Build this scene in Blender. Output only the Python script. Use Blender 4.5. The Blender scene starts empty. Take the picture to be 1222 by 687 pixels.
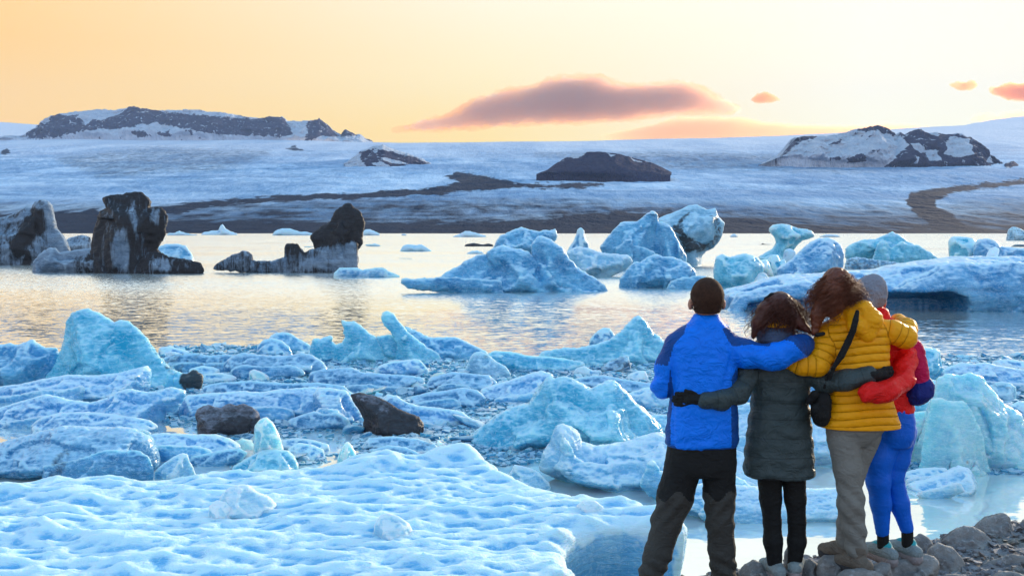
import bpy, bmesh, math, random
import numpy as np
from mathutils import Vector

# ------------------------------------------------------------------ camera, sky, sun, exposure
SC = bpy.context.scene
COL = SC.collection
FPX = 1188.0; CX = 611.0; CY = 343.5; CAMZ = 3.32
TILT = math.atan((CY - 274.0) / FPX)
SC.cycles.use_denoising = True
SC.cycles.use_adaptive_sampling = True
SC.cycles.adaptive_threshold = 0.02
SC.cycles.max_bounces = 7
SC.cycles.diffuse_bounces = 3
SC.cycles.glossy_bounces = 3
SC.cycles.transmission_bounces = 4
SC.cycles.transparent_max_bounces = 8
SC.cycles.volume_bounces = 2
SC.cycles.sample_clamp_indirect = 4.0
SC.cycles.caustics_reflective = False
SC.cycles.caustics_refractive = False
SC.view_settings.view_transform = 'Standard'
SC.view_settings.look = 'None'
SC.view_settings.exposure = 0.0
SC.view_settings.gamma = 1.0

cam_data = bpy.data.cameras.new('camera')
cam_data.sensor_width = 36.0
cam_data.lens = 36.0 * FPX / 1222.0
cam_data.clip_start = 0.1
cam_data.clip_end = 60000.0
cam = bpy.data.objects.new('camera', cam_data)
cam.location = (0, 0, CAMZ)
cam.rotation_euler = (math.pi / 2 - TILT, 0, 0)
COL.objects.link(cam)
SC.camera = cam

def lin(r, g, b):
    def f(c):
        c /= 255.0
        return c / 12.92 if c <= 0.04045 else ((c + 0.055) / 1.055) ** 2.4
    return (f(r), f(g), f(b), 1.0)

class NT:
    """tiny node-tree helper"""
    def __init__(self, tree):
        self.t = tree; tree.nodes.clear()
    def n(self, typ, **kw):
        nd = self.t.nodes.new(typ)
        for k, v in kw.items():
            if k.startswith('i_'):
                key = k[2:]
                key = int(key) if key.isdigit() else key.replace('_', ' ')
                self.put(nd.inputs[key], v)
            else:
                setattr(nd, k, v)
        return nd
    def put(self, sock, v):
        if isinstance(v, bpy.types.NodeSocket):
            self.t.links.new(v, sock)
        else:
            sock.default_value = v
    def math(self, op, a, b=None, c=None, clamp=False):
        m = self.t.nodes.new('ShaderNodeMath'); m.operation = op; m.use_clamp = clamp
        self.put(m.inputs[0], a)
        if b is not None: self.put(m.inputs[1], b)
        if c is not None: self.put(m.inputs[2], c)
        return m.outputs[0]
    def ramp(self, fac, stops, interp='LINEAR'):
        r = self.t.nodes.new('ShaderNodeValToRGB'); r.color_ramp.interpolation = interp
        els = r.color_ramp.elements
        while len(els) < len(stops): els.new(0.5)
        for e, (p, c) in zip(els, stops):
            e.position = p; e.color = c if len(c) == 4 else (*c, 1)
        self.put(r.inputs[0], fac)
        return r.outputs[0]
    def mix(self, fac, a, b, blend='MIX'):
        m = self.t.nodes.new('ShaderNodeMix'); m.data_type = 'RGBA'; m.blend_type = blend
        self.put(m.inputs[0], fac); self.put(m.inputs[6], a); self.put(m.inputs[7], b)
        return m.outputs[2]
    def noise(self, vec, scale, detail=4, rough=0.55, dist=0.0, kind='FBM'):
        m = self.t.nodes.new('ShaderNodeTexNoise'); m.noise_type = kind
        self.put(m.inputs['Vector'], vec); m.inputs['Scale'].default_value = scale
        m.inputs['Detail'].default_value = detail; m.inputs['Roughness'].default_value = rough
        m.inputs['Distortion'].default_value = dist
        return m.outputs['Fac']
    def mapping(self, vec, scale=(1, 1, 1), loc=(0, 0, 0), rot=(0, 0, 0)):
        m = self.t.nodes.new('ShaderNodeMapping')
        self.put(m.inputs['Vector'], vec); m.inputs['Scale'].default_value = scale
        m.inputs['Location'].default_value = loc; m.inputs['Rotation'].default_value = rot
        return m.outputs[0]
    def mrange(self, v, a, b, c=0.0, d=1.0, smooth=False):
        m = self.t.nodes.new('ShaderNodeMapRange'); m.clamp = True
        if smooth: m.interpolation_type = 'SMOOTHSTEP'
        self.put(m.inputs[0], v); m.inputs[1].default_value = a; m.inputs[2].default_value = b
        m.inputs[3].default_value = c; m.inputs[4].default_value = d
        return m.outputs[0]

SUN_AZ = math.radians(40.0)      # to the right of the view direction
SUN_EL = math.radians(12.0)
world = bpy.data.worlds.new('World'); SC.world = world; world.use_nodes = True
w = NT(world.node_tree)
tc = w.n('ShaderNodeTexCoord')
sep = w.n('ShaderNodeSeparateXYZ', i_0=tc.outputs['Generated'])
dx, dy, dz = sep.outputs
left = w.ramp(dz, [(0.0, lin(255, 200, 88)), (0.11, lin(255, 203, 95)), (0.17, lin(255, 200, 92)), (0.24, lin(255, 208, 122)), (0.33, (1.10, 1.04, 0.92, 1)), (0.5, (1.10, 1.08, 1.02, 1))])
midc = w.ramp(dz, [(0.0, lin(255, 214, 110)), (0.10, lin(255, 222, 130)), (0.15, lin(255, 234, 172)), (0.24, lin(255, 243, 216)), (0.33, (1.16, 1.10, 0.96, 1)), (0.5, (1.15, 1.10, 1.0, 1))])
rite = w.ramp(dz, [(0.0, lin(255, 240, 192)), (0.09, lin(255, 250, 218)), (0.13, lin(255, 248, 224)), (0.24, (1.12, 1.02, 0.82, 1)), (0.36, (1.2, 1.10, 0.90, 1)), (0.5, (1.18, 1.12, 1.02, 1))])
azl = w.mrange(dx, -0.48, -0.02)
azr = w.mrange(dx, -0.02, 0.33)
warm = w.mix(azr, w.mix(azl, left, midc), rite)
# away from the glow the low sky turns to dusky rose and lavender
back = w.ramp(dz, [(0.0, (0.78, 0.74, 0.78, 1)), (0.2, (0.86, 0.86, 0.95, 1)), (0.45, (0.72, 0.86, 1.08, 1))])
warm = w.mix(w.mrange(dy, -0.35, 0.6, smooth=True), back, warm)
sky = w.n('ShaderNodeTexSky', sky_type='NISHITA', sun_disc=False)
sky.sun_elevation = SUN_EL; sky.sun_rotation = SUN_AZ
sky.air_density = 1.2; sky.dust_density = 0.6; sky.ozone_density = 2.0
skyv = w.mix(1.0, sky.outputs[0], (0.085, 0.085, 0.085, 1), 'MULTIPLY')
zen = w.ramp(dz, [(0.25, lin(206, 226, 238)), (0.55, lin(164, 214, 248)), (1.0, lin(128, 198, 248))])
zen = w.mix(1.0, zen, (1.18, 1.18, 1.22, 1), 'MULTIPLY')
upper = w.mix(0.22, zen, skyv)
skycol = w.mix(w.mrange(dz, 0.40, 0.72, smooth=True), warm, upper)
bg = w.n('ShaderNodeBackground', i_0=skycol, i_1=1.17)
out = w.n('ShaderNodeOutputWorld', i_0=bg.outputs[0])

sd = bpy.data.lights.new('sun', 'SUN')
sd.energy = 5.0; sd.angle = math.radians(3.0); sd.color = (1.0, 0.82, 0.60)
sun = bpy.data.objects.new('sun', sd); COL.objects.link(sun)
sdir = Vector((math.sin(SUN_AZ) * math.cos(SUN_EL), math.cos(SUN_AZ) * math.cos(SUN_EL), math.sin(SUN_EL)))
sun.rotation_euler = sdir.to_track_quat('Z', 'Y').to_euler()
sun.location = (300, 900, 300)

# ------------------------------------------------------------------ geometry helpers
CT, ST = math.cos(TILT), math.sin(TILT)
def ray(px, py):
    px = np.asarray(px, float); py = np.asarray(py, float)
    a = (px - CX) / FPX; b = (CY - py) / FPX
    return a, CT + b * ST, -ST + b * CT
def at(px, py, d):
    """world point on the vertical plane y=d behind photo pixel px,py"""
    x, y, z = ray(px, py)
    k = d / y
    return x * k, d + 0 * k, CAMZ + z * k
def dwater(py):
    x, y, z = ray(CX, py)
    return float(-CAMZ * y / z)
def proj(X, Y, Z):
    z = Z - CAMZ
    f = Y * CT - z * ST; u = Y * ST + z * CT
    return CX + FPX * X / f, CY - FPX * u / f

def pnoise(x, y, z, seed=0):
    """gradient noise, about -1..1"""
    x = np.asarray(x, float); y = np.asarray(y, float); z = np.asarray(z, float)
    xi = np.floor(x).astype(np.int64); yi = np.floor(y).astype(np.int64); zi = np.floor(z).astype(np.int64)
    xf = x - xi; yf = y - yi; zf = z - zi
    u = xf * xf * xf * (xf * (xf * 6 - 15) + 10); v = yf * yf * yf * (yf * (yf * 6 - 15) + 10); s = zf * zf * zf * (zf * (zf * 6 - 15) + 10)
    def g(i, j, k, fx, fy, fz):
        h = (i * 374761393 + j * 668265263 + k * 1274126177 + seed * 974711) & 0x7fffffff
        h = ((h ^ (h >> 13)) * 1103515245 + 12345) & 0x7fffffff
        h = h ^ (h >> 16)
        a = (h & 1023) * (2 * math.pi / 1024); c = ((h >> 10) & 1023) / 511.5 - 1
        r = np.sqrt(np.maximum(0, 1 - c * c))
        return np.cos(a) * r * fx + np.sin(a) * r * fy + c * fz
    def lp(a, b, t): return a + t * (b - a)
    x0 = lp(g(xi, yi, zi, xf, yf, zf), g(xi + 1, yi, zi, xf - 1, yf, zf), u)
    x1 = lp(g(xi, yi + 1, zi, xf, yf - 1, zf), g(xi + 1, yi + 1, zi, xf - 1, yf - 1, zf), u)
    x2 = lp(g(xi, yi, zi + 1, xf, yf, zf - 1), g(xi + 1, yi, zi + 1, xf - 1, yf, zf - 1), u)
    x3 = lp(g(xi, yi + 1, zi + 1, xf, yf - 1, zf - 1), g(xi + 1, yi + 1, zi + 1, xf - 1, yf - 1, zf - 1), u)
    return 1.5 * lp(lp(x0, x1, v), lp(x2, x3, v), s)
def fbm(x, y, z, oct=4, seed=0, ridged=False):
    t = 0; a = 1.0; n = 0
    for o in range(oct):
        v = pnoise(x * 2 ** o, y * 2 ** o, z * 2 ** o, seed + o * 17)
        if ridged: v = 1 - 2 * np.abs(v)
        t = t + a * v; n += a; a *= 0.5
    return t / n
def worley(x, y, z, seed=0):
    """distance to nearest and second nearest feature point"""
    xi = np.floor(x).astype(np.int64); yi = np.floor(y).astype(np.int64); zi = np.floor(z).astype(np.int64)
    d1 = np.full(np.shape(x), 9.0); d2 = np.full(np.shape(x), 9.0)
    for i in (-1, 0, 1):
        for j in (-1, 0, 1):
            for k in (-1, 0, 1):
                a, b, c = xi + i, yi + j, zi + k
                h = (a * 374761393 + b * 668265263 + c * 1274126177 + seed * 974711) & 0x7fffffff
                h = ((h ^ (h >> 13)) * 1103515245 + 12345) & 0x7fffffff
                h = ((h ^ (h >> 15)) * 1911520717 + 777) & 0x7fffffff
                h = h ^ (h >> 16)
                d = np.sqrt((a + (h & 1023) / 1023.0 - x) ** 2 + (b + ((h >> 10) & 1023) / 1023.0 - y) ** 2 + (c + ((h >> 20) & 1023) / 1023.0 - z) ** 2)
                m = d < d1
                d2 = np.where(m, d1, np.minimum(d2, d)); d1 = np.where(m, d, d1)
    return d1, d2
def polysd(px, py, P):
    """signed distance to polygon P, negative inside"""
    P = np.asarray(P, float); n = len(P)
    best = np.full(np.shape(px), 1e18); ins = np.zeros(np.shape(px), bool)
    for i in range(n):
        ax, ay = P[i]; bx, by = P[(i + 1) % n]
        ex, ey = bx - ax, by - ay
        L = ex * ex + ey * ey + 1e-12
        t = np.clip(((px - ax) * ex + (py - ay) * ey) / L, 0, 1)
        best = np.minimum(best, (px - ax - t * ex) ** 2 + (py - ay - t * ey) ** 2)
        c = ((ay > py) != (by > py)) & (px < (bx - ax) * (py - ay) / (by - ay + 1e-12) + ax)
        ins ^= c
    d = np.sqrt(best)
    return np.where(ins, -d, d)
def sstep(a, b, x):
    t = np.clip((x - a) / (b - a), 0, 1); return t * t * (3 - 2 * t)
def smin(a, b, k):
    h = np.clip(0.5 + 0.5 * (b - a) / k, 0, 1)
    return b * (1 - h) + a * h - k * h * (1 - h)

def surface(F, lo, h):
    """surface nets: F sampled on a grid from lo with spacing h -> verts, quads"""
    nx, ny, nz = F.shape
    S = F < 0
    corner = [(i, j, k) for i in (0, 1) for j in (0, 1) for k in (0, 1)]
    def sl(A, o): return A[o[0]:nx - 1 + o[0], o[1]:ny - 1 + o[1], o[2]:nz - 1 + o[2]]
    cnt = sum(sl(S, c).astype(np.int8) for c in corner)
    act = (cnt > 0) & (cnt < 8)
    idx = np.full(act.shape, -1, np.int64); ci = np.argwhere(act)
    if len(ci) == 0: return np.zeros((0, 3)), np.zeros((0, 4), int)
    idx[act] = np.arange(len(ci))
    val = {c: F[ci[:, 0] + c[0], ci[:, 1] + c[1], ci[:, 2] + c[2]] for c in corner}
    acc = np.zeros((len(ci), 3)); num = np.zeros(len(ci))
    for a in corner:
        for ax in range(3):
            if a[ax]: continue
            b = list(a); b[ax] = 1; b = tuple(b)
            va, vb = val[a], val[b]
            m = (va < 0) != (vb < 0)
            t = np.where(m, va / np.where(m, va - vb, 1), 0)
            p = np.zeros((len(ci), 3)); p[:] = a; p[:, ax] = t
            acc[m] += p[m]; num[m] += 1
    v = (ci + acc / num[:, None]) * h + np.asarray(lo)
    quads = []
    for ax in range(3):
        u, w_ = [(1, 2), (2, 0), (0, 1)][ax]
        A = [slice(None)] * 3; B = [slice(None)] * 3
        A[ax] = slice(0, -1); B[ax] = slice(1, None)
        m = S[tuple(A)] != S[tuple(B)]
        e = np.argwhere(m)
        sa = S[tuple(A)][m]
        ok = (e[:, u] > 0) & (e[:, w_] > 0) & (e[:, u] < F.shape[u] - 1) & (e[:, w_] < F.shape[w_] - 1)
        e = e[ok]; sa = sa[ok]
        def cell(du, dw):
            q = e.copy(); q[:, u] += du; q[:, w_] += dw
            return idx[q[:, 0], q[:, 1], q[:, 2]]
        q = np.stack([cell(-1, -1), cell(0, -1), cell(0, 0), cell(-1, 0)], 1)
        q[~sa] = q[~sa][:, ::-1]
        quads.append(q)
    return v, np.concatenate(quads)
def vnormals(v, q):
    n = np.cross(v[q[:, 2]] - v[q[:, 0]], v[q[:, 3]] - v[q[:, 1]])
    vn = np.zeros_like(v)
    for c in range(3):
        for k in range(4):
            vn[:, c] += np.bincount(q[:, k], n[:, c], len(v))
    return vn / (np.linalg.norm(vn, axis=1)[:, None] + 1e-12)
def cavity(v, q, n, it, k):
    """0..1 convexity: 1 on crests, 0 in hollows"""
    E = np.concatenate([q[:, [0, 1]], q[:, [1, 2]], q[:, [2, 3]], q[:, [3, 0]]])
    cnt = np.bincount(E[:, 0], minlength=len(v)) + np.bincount(E[:, 1], minlength=len(v)) + 1e-9
    s = v.copy()
    for _ in range(it):
        a = np.stack([np.bincount(E[:, 0], s[E[:, 1], c], len(v)) + np.bincount(E[:, 1], s[E[:, 0], c], len(v)) for c in range(3)], 1)
        s = 0.3 * s + 0.7 * a / cnt[:, None]
    return np.clip(0.5 + ((v - s) * n).sum(1) / k, 0, 1)
def mesh_of(name, v, q, smooth=True, attrs=None, mats=(), midx=None):
    me = bpy.data.meshes.new(name)
    v = np.ascontiguousarray(v, np.float32); q = np.ascontiguousarray(q, np.int32); k = q.shape[1]
    me.vertices.add(len(v)); me.vertices.foreach_set('co', v.ravel())
    me.loops.add(q.size); me.loops.foreach_set('vertex_index', q.ravel())
    me.polygons.add(len(q)); me.polygons.foreach_set('loop_start', np.arange(0, q.size, k, dtype=np.int32))
    me.polygons.foreach_set('use_smooth', np.full(len(q), smooth))
    for m in mats: me.materials.append(m)
    if midx is not None: me.polygons.foreach_set('material_index', np.asarray(midx, np.int32))
    if attrs:
        for an, av in attrs.items():
            at_ = me.attributes.new(an, 'FLOAT', 'POINT'); at_.data.foreach_set('value', np.ascontiguousarray(av, np.float32))
    me.update(calc_edges=True); me.validate()
    return me
def link(name, me, mat=None, parent=None, loc=None):
    o = bpy.data.objects.new(name, me); COL.objects.link(o)
    if mat is not None and me is not None and not me.materials: me.materials.append(mat)
    if loc is not None: o.location = loc
    if parent is not None: o.parent = parent
    return o
def tag(o, label=None, cat=None, group=None, kind=None):
    if label: o['label'] = label
    if cat: o['category'] = cat
    if group: o['group'] = group
    if kind: o['kind'] = kind
    return o
def recentre(o, v0):
    o.location = v0
def grid_mesh(name, X, Y, Z, attrs=None):
    """X,Y,Z arrays (rows, cols)"""
    r, c = X.shape
    v = np.stack([X.ravel(), Y.ravel(), Z.ravel()], 1)
    i = np.arange((r - 1) * c).reshape(r - 1, c)[:, :-1].ravel()
    q = np.stack([i, i + 1, i + c + 1, i + c], 1)
    return mesh_of(name, v, q, attrs=attrs)

# ------------------------------------------------------------------ materials of the setting
def material(name):
    m = bpy.data.materials.new(name); m.use_nodes = True
    return m, NT(m.node_tree)
def principled(t, **kw):
    p = t.n('ShaderNodeBsdfPrincipled')
    for k, v in kw.items(): t.put(p.inputs[k.replace('_', ' ')], v)
    o = t.n('ShaderNodeOutputMaterial', i_0=p.outputs[0])
    return p
def bump(t, h, strength, dist, normal=None):
    b = t.n('ShaderNodeBump'); t.put(b.inputs['Height'], h)
    t.put(b.inputs['Strength'], strength); t.put(b.inputs['Distance'], dist)
    if normal is not None: t.put(b.inputs['Normal'], normal)
    return b.outputs[0]
def objco(t): return t.n('ShaderNodeTexCoord').outputs['Object']
def worldpos(t): return t.n('ShaderNodeNewGeometry').outputs['Position']
def attr(t, name): return t.n('ShaderNodeAttribute', attribute_name=name).outputs['Fac']

# glacier: snow and crevassed ice with rock debris where the 'rock' attribute says so
def glacier_material():
    m, t = material('glacier_snow')
    pos = worldpos(t)
    rock = attr(t, 'rock'); dirty = attr(t, 'dirty')
    n1 = t.noise(t.mapping(pos, (0.004, 0.0012, 0.004)), 1.0, 6, 0.6)
    n2 = t.noise(t.mapping(pos, (0.035, 0.012, 0.035)), 1.0, 5, 0.65)
    n3 = t.noise(t.mapping(pos, (0.06, 0.02, 0.02)), 1.0, 3, 0.55)
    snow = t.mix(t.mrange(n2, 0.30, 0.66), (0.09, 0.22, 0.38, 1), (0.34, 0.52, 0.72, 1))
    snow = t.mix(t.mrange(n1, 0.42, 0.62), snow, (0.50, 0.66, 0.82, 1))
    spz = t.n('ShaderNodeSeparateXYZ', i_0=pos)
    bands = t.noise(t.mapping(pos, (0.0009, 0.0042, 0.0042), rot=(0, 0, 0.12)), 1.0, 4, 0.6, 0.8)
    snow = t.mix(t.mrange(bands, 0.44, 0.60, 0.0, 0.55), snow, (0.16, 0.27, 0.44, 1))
    firn_haze = t.math('ADD', spz.outputs[1], t.math('MULTIPLY', t.math('SUBTRACT', n1, 0.5), 3000))
    snow = t.mix(t.mrange(firn_haze, 3400, 6200), snow, (0.66, 0.68, 0.74, 1))  # far snow paled: clean upper snow plus haze put into the colour
    dirt = t.mix(n2, (0.004, 0.012, 0.030, 1), (0.016, 0.034, 0.066, 1))
    dm = t.math('ADD', t.math('MULTIPLY', dirty, 1.5), t.math('MULTIPLY', t.math('SUBTRACT', n2, 0.54), 2.0))
    dm = t.math('MULTIPLY', t.math('MAXIMUM', t.math('MINIMUM', dm, 1.0), 0.0), t.mrange(dirty, 0.0, 0.25))
    c = t.mix(dm, snow, dirt)
    rm = t.math('ADD', rock, t.math('ADD', t.math('MULTIPLY', t.math('SUBTRACT', n3, 0.5), 1.3), t.math('MULTIPLY', t.math('SUBTRACT', n2, 0.5), 1.2)))
    c = t.mix(t.mrange(rm, 0.38, 0.66), c, dirt)
    nb = bump(t, t.math('ADD', n2, t.math('MULTIPLY', n3, 0.3)), 1.0, 8.0)
    principled(t, Base_Color=c, Roughness=0.95, Normal=nb, Specular_IOR_Level=0.05)
    return m
M_GLAC = glacier_material()
def mountain_material():
    m, t = material('rock_and_snow')
    pos = worldpos(t)
    rock = attr(t, 'rock')
    n2 = t.noise(t.mapping(pos, (0.02, 0.02, 0.008)), 1.0, 6, 0.65)
    n3 = t.noise(t.mapping(pos, (0.05, 0.05, 0.05)), 1.0, 4, 0.65)
    snow = t.mix(t.mrange(n2, 0.35, 0.7), (0.50, 0.56, 0.66, 1), (0.74, 0.78, 0.86, 1))
    rk = t.mix(n3, (0.030, 0.030, 0.062, 1), (0.075, 0.070, 0.12, 1))
    st = t.noise(t.mapping(pos, (0.035, 0.035, 0.012), rot=(0, 0.25, 0)), 1.0, 5, 0.7)
    rm = t.math('ADD', t.math('MULTIPLY', rock, 0.86), t.math('ADD', t.math('MULTIPLY', t.math('SUBTRACT', n3, 0.5), 1.5), t.math('MULTIPLY', t.math('SUBTRACT', st, 0.5), 2.6)))
    c = t.mix(t.mrange(rm, 0.44, 0.56), snow, rk)
    nb = bump(t, n2, 1.0, 60.0)
    principled(t, Base_Color=c, Roughness=0.95, Normal=nb, Specular_IOR_Level=0.05)
    return m
M_MTN = mountain_material()
def water_material():
    m, t = material('lagoon_water')
    pos = worldpos(t)
    sp = t.n('ShaderNodeSeparateXYZ', i_0=pos)
    far = t.mrange(sp.outputs[1], 22, 60, smooth=True)
    patch = t.noise(t.mapping(pos, (0.010, 0.06, 1)), 1.0, 3, 0.5)
    def slope(scale, sc3, amt):
        nz_ = t.n('ShaderNodeTexNoise'); t.put(nz_.inputs['Vector'], t.mapping(pos, sc3)); nz_.inputs['Scale'].default_value = scale
        nz_.inputs['Detail'].default_value = 2.0
        v = t.n('ShaderNodeVectorMath', operation='SUBTRACT', i_0=nz_.outputs['Color']); v.inputs[1].default_value = (0.5, 0.5, 0.5)
        s_ = t.n('ShaderNodeVectorMath', operation='SCALE', i_0=v.outputs[0]); t.put(s_.inputs['Scale'], amt)
        return s_.outputs[0]
    # facets of the ripples: slopes added straight to the surface normal
    chop = t.math('MULTIPLY', far, t.mrange(patch, 0.38, 0.62, 0.7, 1.25))
    near_ = t.math('MULTIPLY_ADD', t.math('SUBTRACT', 1.0, far), 0.10, 0.0)
    s1 = slope(1.0, (2.2, 4.5, 1), t.math('ADD', t.math('MULTIPLY', chop, 0.95), near_))
    s2 = slope(1.0, (7.0, 16.0, 1), t.math('ADD', t.math('MULTIPLY', chop, 0.95), t.math('MULTIPLY', near_, 0.8)))
    s3 = slope(1.0, (0.35, 1.0, 1), t.math('ADD', t.math('MULTIPLY', chop, 0.20), t.math('MULTIPLY', near_, 0.5)))
    s4 = slope(1.0, (0.06, 0.16, 1), t.math('MULTIPLY', t.mrange(sp.outputs[1], 70, 220), 0.75))
    s3 = t.n('ShaderNodeVectorMath', operation='ADD', i_0=s3, i_1=s4).outputs[0]
    sm = t.n('ShaderNodeVectorMath', operation='ADD', i_0=t.n('ShaderNodeVectorMath', operation='ADD', i_0=s1, i_1=s2).outputs[0], i_1=s3)
    fl = t.n('ShaderNodeVectorMath', operation='MULTIPLY', i_0=sm.outputs[0]); fl.inputs[1].default_value = (1, 1, 0)
    # on open water the wind-blown ripples lean towards this shore
    sf = t.n('ShaderNodeSeparateXYZ', i_0=fl.outputs[0])
    ty = t.math('MULTIPLY', t.math('ADD', t.math('ABSOLUTE', sf.outputs[1]), 0.04), -1.0)
    ty = t.math('ADD', t.math('MULTIPLY', ty, far), t.math('MULTIPLY', sf.outputs[1], t.math('SUBTRACT', 1.0, far)))
    fl = t.n('ShaderNodeCombineXYZ', i_0=sf.outputs[0], i_1=ty, i_2=0.0)
    up = t.n('ShaderNodeVectorMath', operation='ADD', i_0=fl.outputs[0]); up.inputs[1].default_value = (0, 0, 1)
    nb = t.n('ShaderNodeVectorMath', operation='NORMALIZE', i_0=up.outputs[0]).outputs[0]
    rg = t.mrange(sp.outputs[1], 20, 90, 0.04, 0.07)
    # silty glacial meltwater: pale, strongly mirroring
    principled(t, Base_Color=(0.86, 0.93, 0.90, 1), Roughness=rg, IOR=1.33, Normal=nb, Metallic=t.mrange(sp.outputs[1], 14, 34, 0.60, 0.76))
    return m
M_WATER = water_material()

# ------------------------------------------------------------------ water: one sheet
def lake():
    xs = np.concatenate([-np.geomspace(20, 9000, 26)[::-1], np.linspace(-18, 18, 13), np.geomspace(20, 9000, 26)])
    ys = np.concatenate([np.linspace(-400, 60, 24), np.geomspace(64, 1400, 30)])
    X, Y = np.meshgrid(xs, ys)
    o = link('water', grid_mesh('water', X, Y, 0 * X), M_WATER)
    tag(o, 'grey blue lagoon water reflecting the cream evening sky', kind='structure')
lake()

# ------------------------------------------------------------------ glacier terrain
SKY_X = [-900, 0, 30, 250, 480, 700, 900, 1000, 1100, 1150, 1180, 1222, 1300, 2100]
SKY_Y = [150, 146, 148, 165, 171, 168.5, 163, 159, 152, 150, 144, 139, 140, 150]
def dist_of(py):   # distance of the glacier surface seen at row py
    return np.interp(-py, [-281, -278, -262, -235, -200, -175, -135], [840, 900, 1120, 1600, 3100, 5200, 8200])
def glacier():
    cols = np.concatenate([np.linspace(-900, -60, 70), np.linspace(-50, 1270, 700), np.linspace(1282, 2100, 70)])
    sy = np.interp(cols, SKY_X, SKY_Y)
    t = np.linspace(0, 1, 250) ** 0.9
    PX, T = np.meshgrid(cols, t)
    PY = 281 + (sy[None, :] - 281) * T
    D = dist_of(PY)
    rx, ry, rz = ray(PX, PY)
    X = rx / ry * D; Z = CAMZ + rz / ry * D
    amp = sstep(0.03, 0.5, T) * 20 + 1.0
    Z = Z + amp * (1 - 0.6 * sstep(0.75, 1, T)) * fbm(X / 900, D / 600, 0 * X, 3, 5)
    Z = Z + (1.5 + 5 * sstep(0.05, 0.6, T)) * fbm(X / 120, D / 90, 0 * X, 3, 9, ridged=True) * (1 - 0.8 * sstep(0.8, 1, T))
    Z[0] = -3
    px, py = proj(X, D, Z)
    nx = 5 * fbm(px / 30, py / 9, 0 * px, 3, 31)
    rock = np.zeros_like(px)
    def area(P, soft=4, v=1.0):
        nonlocal rock
        rock = np.maximum(rock, v * sstep(soft * 3.2, -soft * 1.8, polysd(px, py, P) + nx * 0.9))
    area([(-900, 262), (0, 258), (110, 253), (150, 259), (200, 264), (330, 266), (420, 268), (560, 268), (640, 263), (690, 257), (730, 253), (800, 255), (850, 258), (900, 264), (950, 270), (985, 277), (985, 300), (-900, 300)], 2.5)
    area([(100, 262), (180, 248), (240, 241), (330, 234), (430, 231), (520, 225), (550, 217), (528, 209), (560, 208), (600, 215), (622, 220), (720, 220), (690, 224), (620, 223), (590, 225), (520, 231), (430, 236), (330, 240), (250, 246), (180, 258)], 1.6)
    area([(1300, 214), (1222, 216), (1170, 219), (1120, 225), (1087, 232), (1083, 243), (1095, 255), (1108, 266), (1115, 281), (1165, 281), (1150, 268), (1135, 256), (1118, 247), (1113, 237), (1140, 229), (1180, 223), (1222, 219), (1300, 217)], 1.8)
    area([(0, 183), (8, 178), (14, 183), (6, 186)], 1)
    area([(340, 177), (352, 175), (362, 179), (350, 180)], 1.0)
    dirty = 0.75 * sstep(0.42, 0.02, T)
    dirty = np.maximum(dirty, 1.0 * sstep(16, -8, polysd(px, py, [(-900, 262), (0, 258), (110, 253), (300, 243), (520, 240), (700, 243), (900, 250), (1020, 268), (1060, 300), (-900, 300)])) * (0.5 + 0.5 * fbm(px / 60, py / 4, 0 * px, 3, 3)))
    dirty = np.maximum(dirty, 0.30 * sstep(12, -4, polysd(px, py, [(70, 190), (180, 178), (320, 182), (270, 200), (120, 210)])))
    dirty = np.maximum(dirty, 0.30 * sstep(10, -4, polysd(px, py, [(640, 184), (800, 182), (1000, 188), (1180, 196), (1000, 205), (800, 200)])))
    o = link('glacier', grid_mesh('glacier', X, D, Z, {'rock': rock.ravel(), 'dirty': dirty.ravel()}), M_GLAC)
    tag(o, 'broad crevassed glacier with dark moraine bands falling to the lagoon', kind='structure')
glacier()

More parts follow.
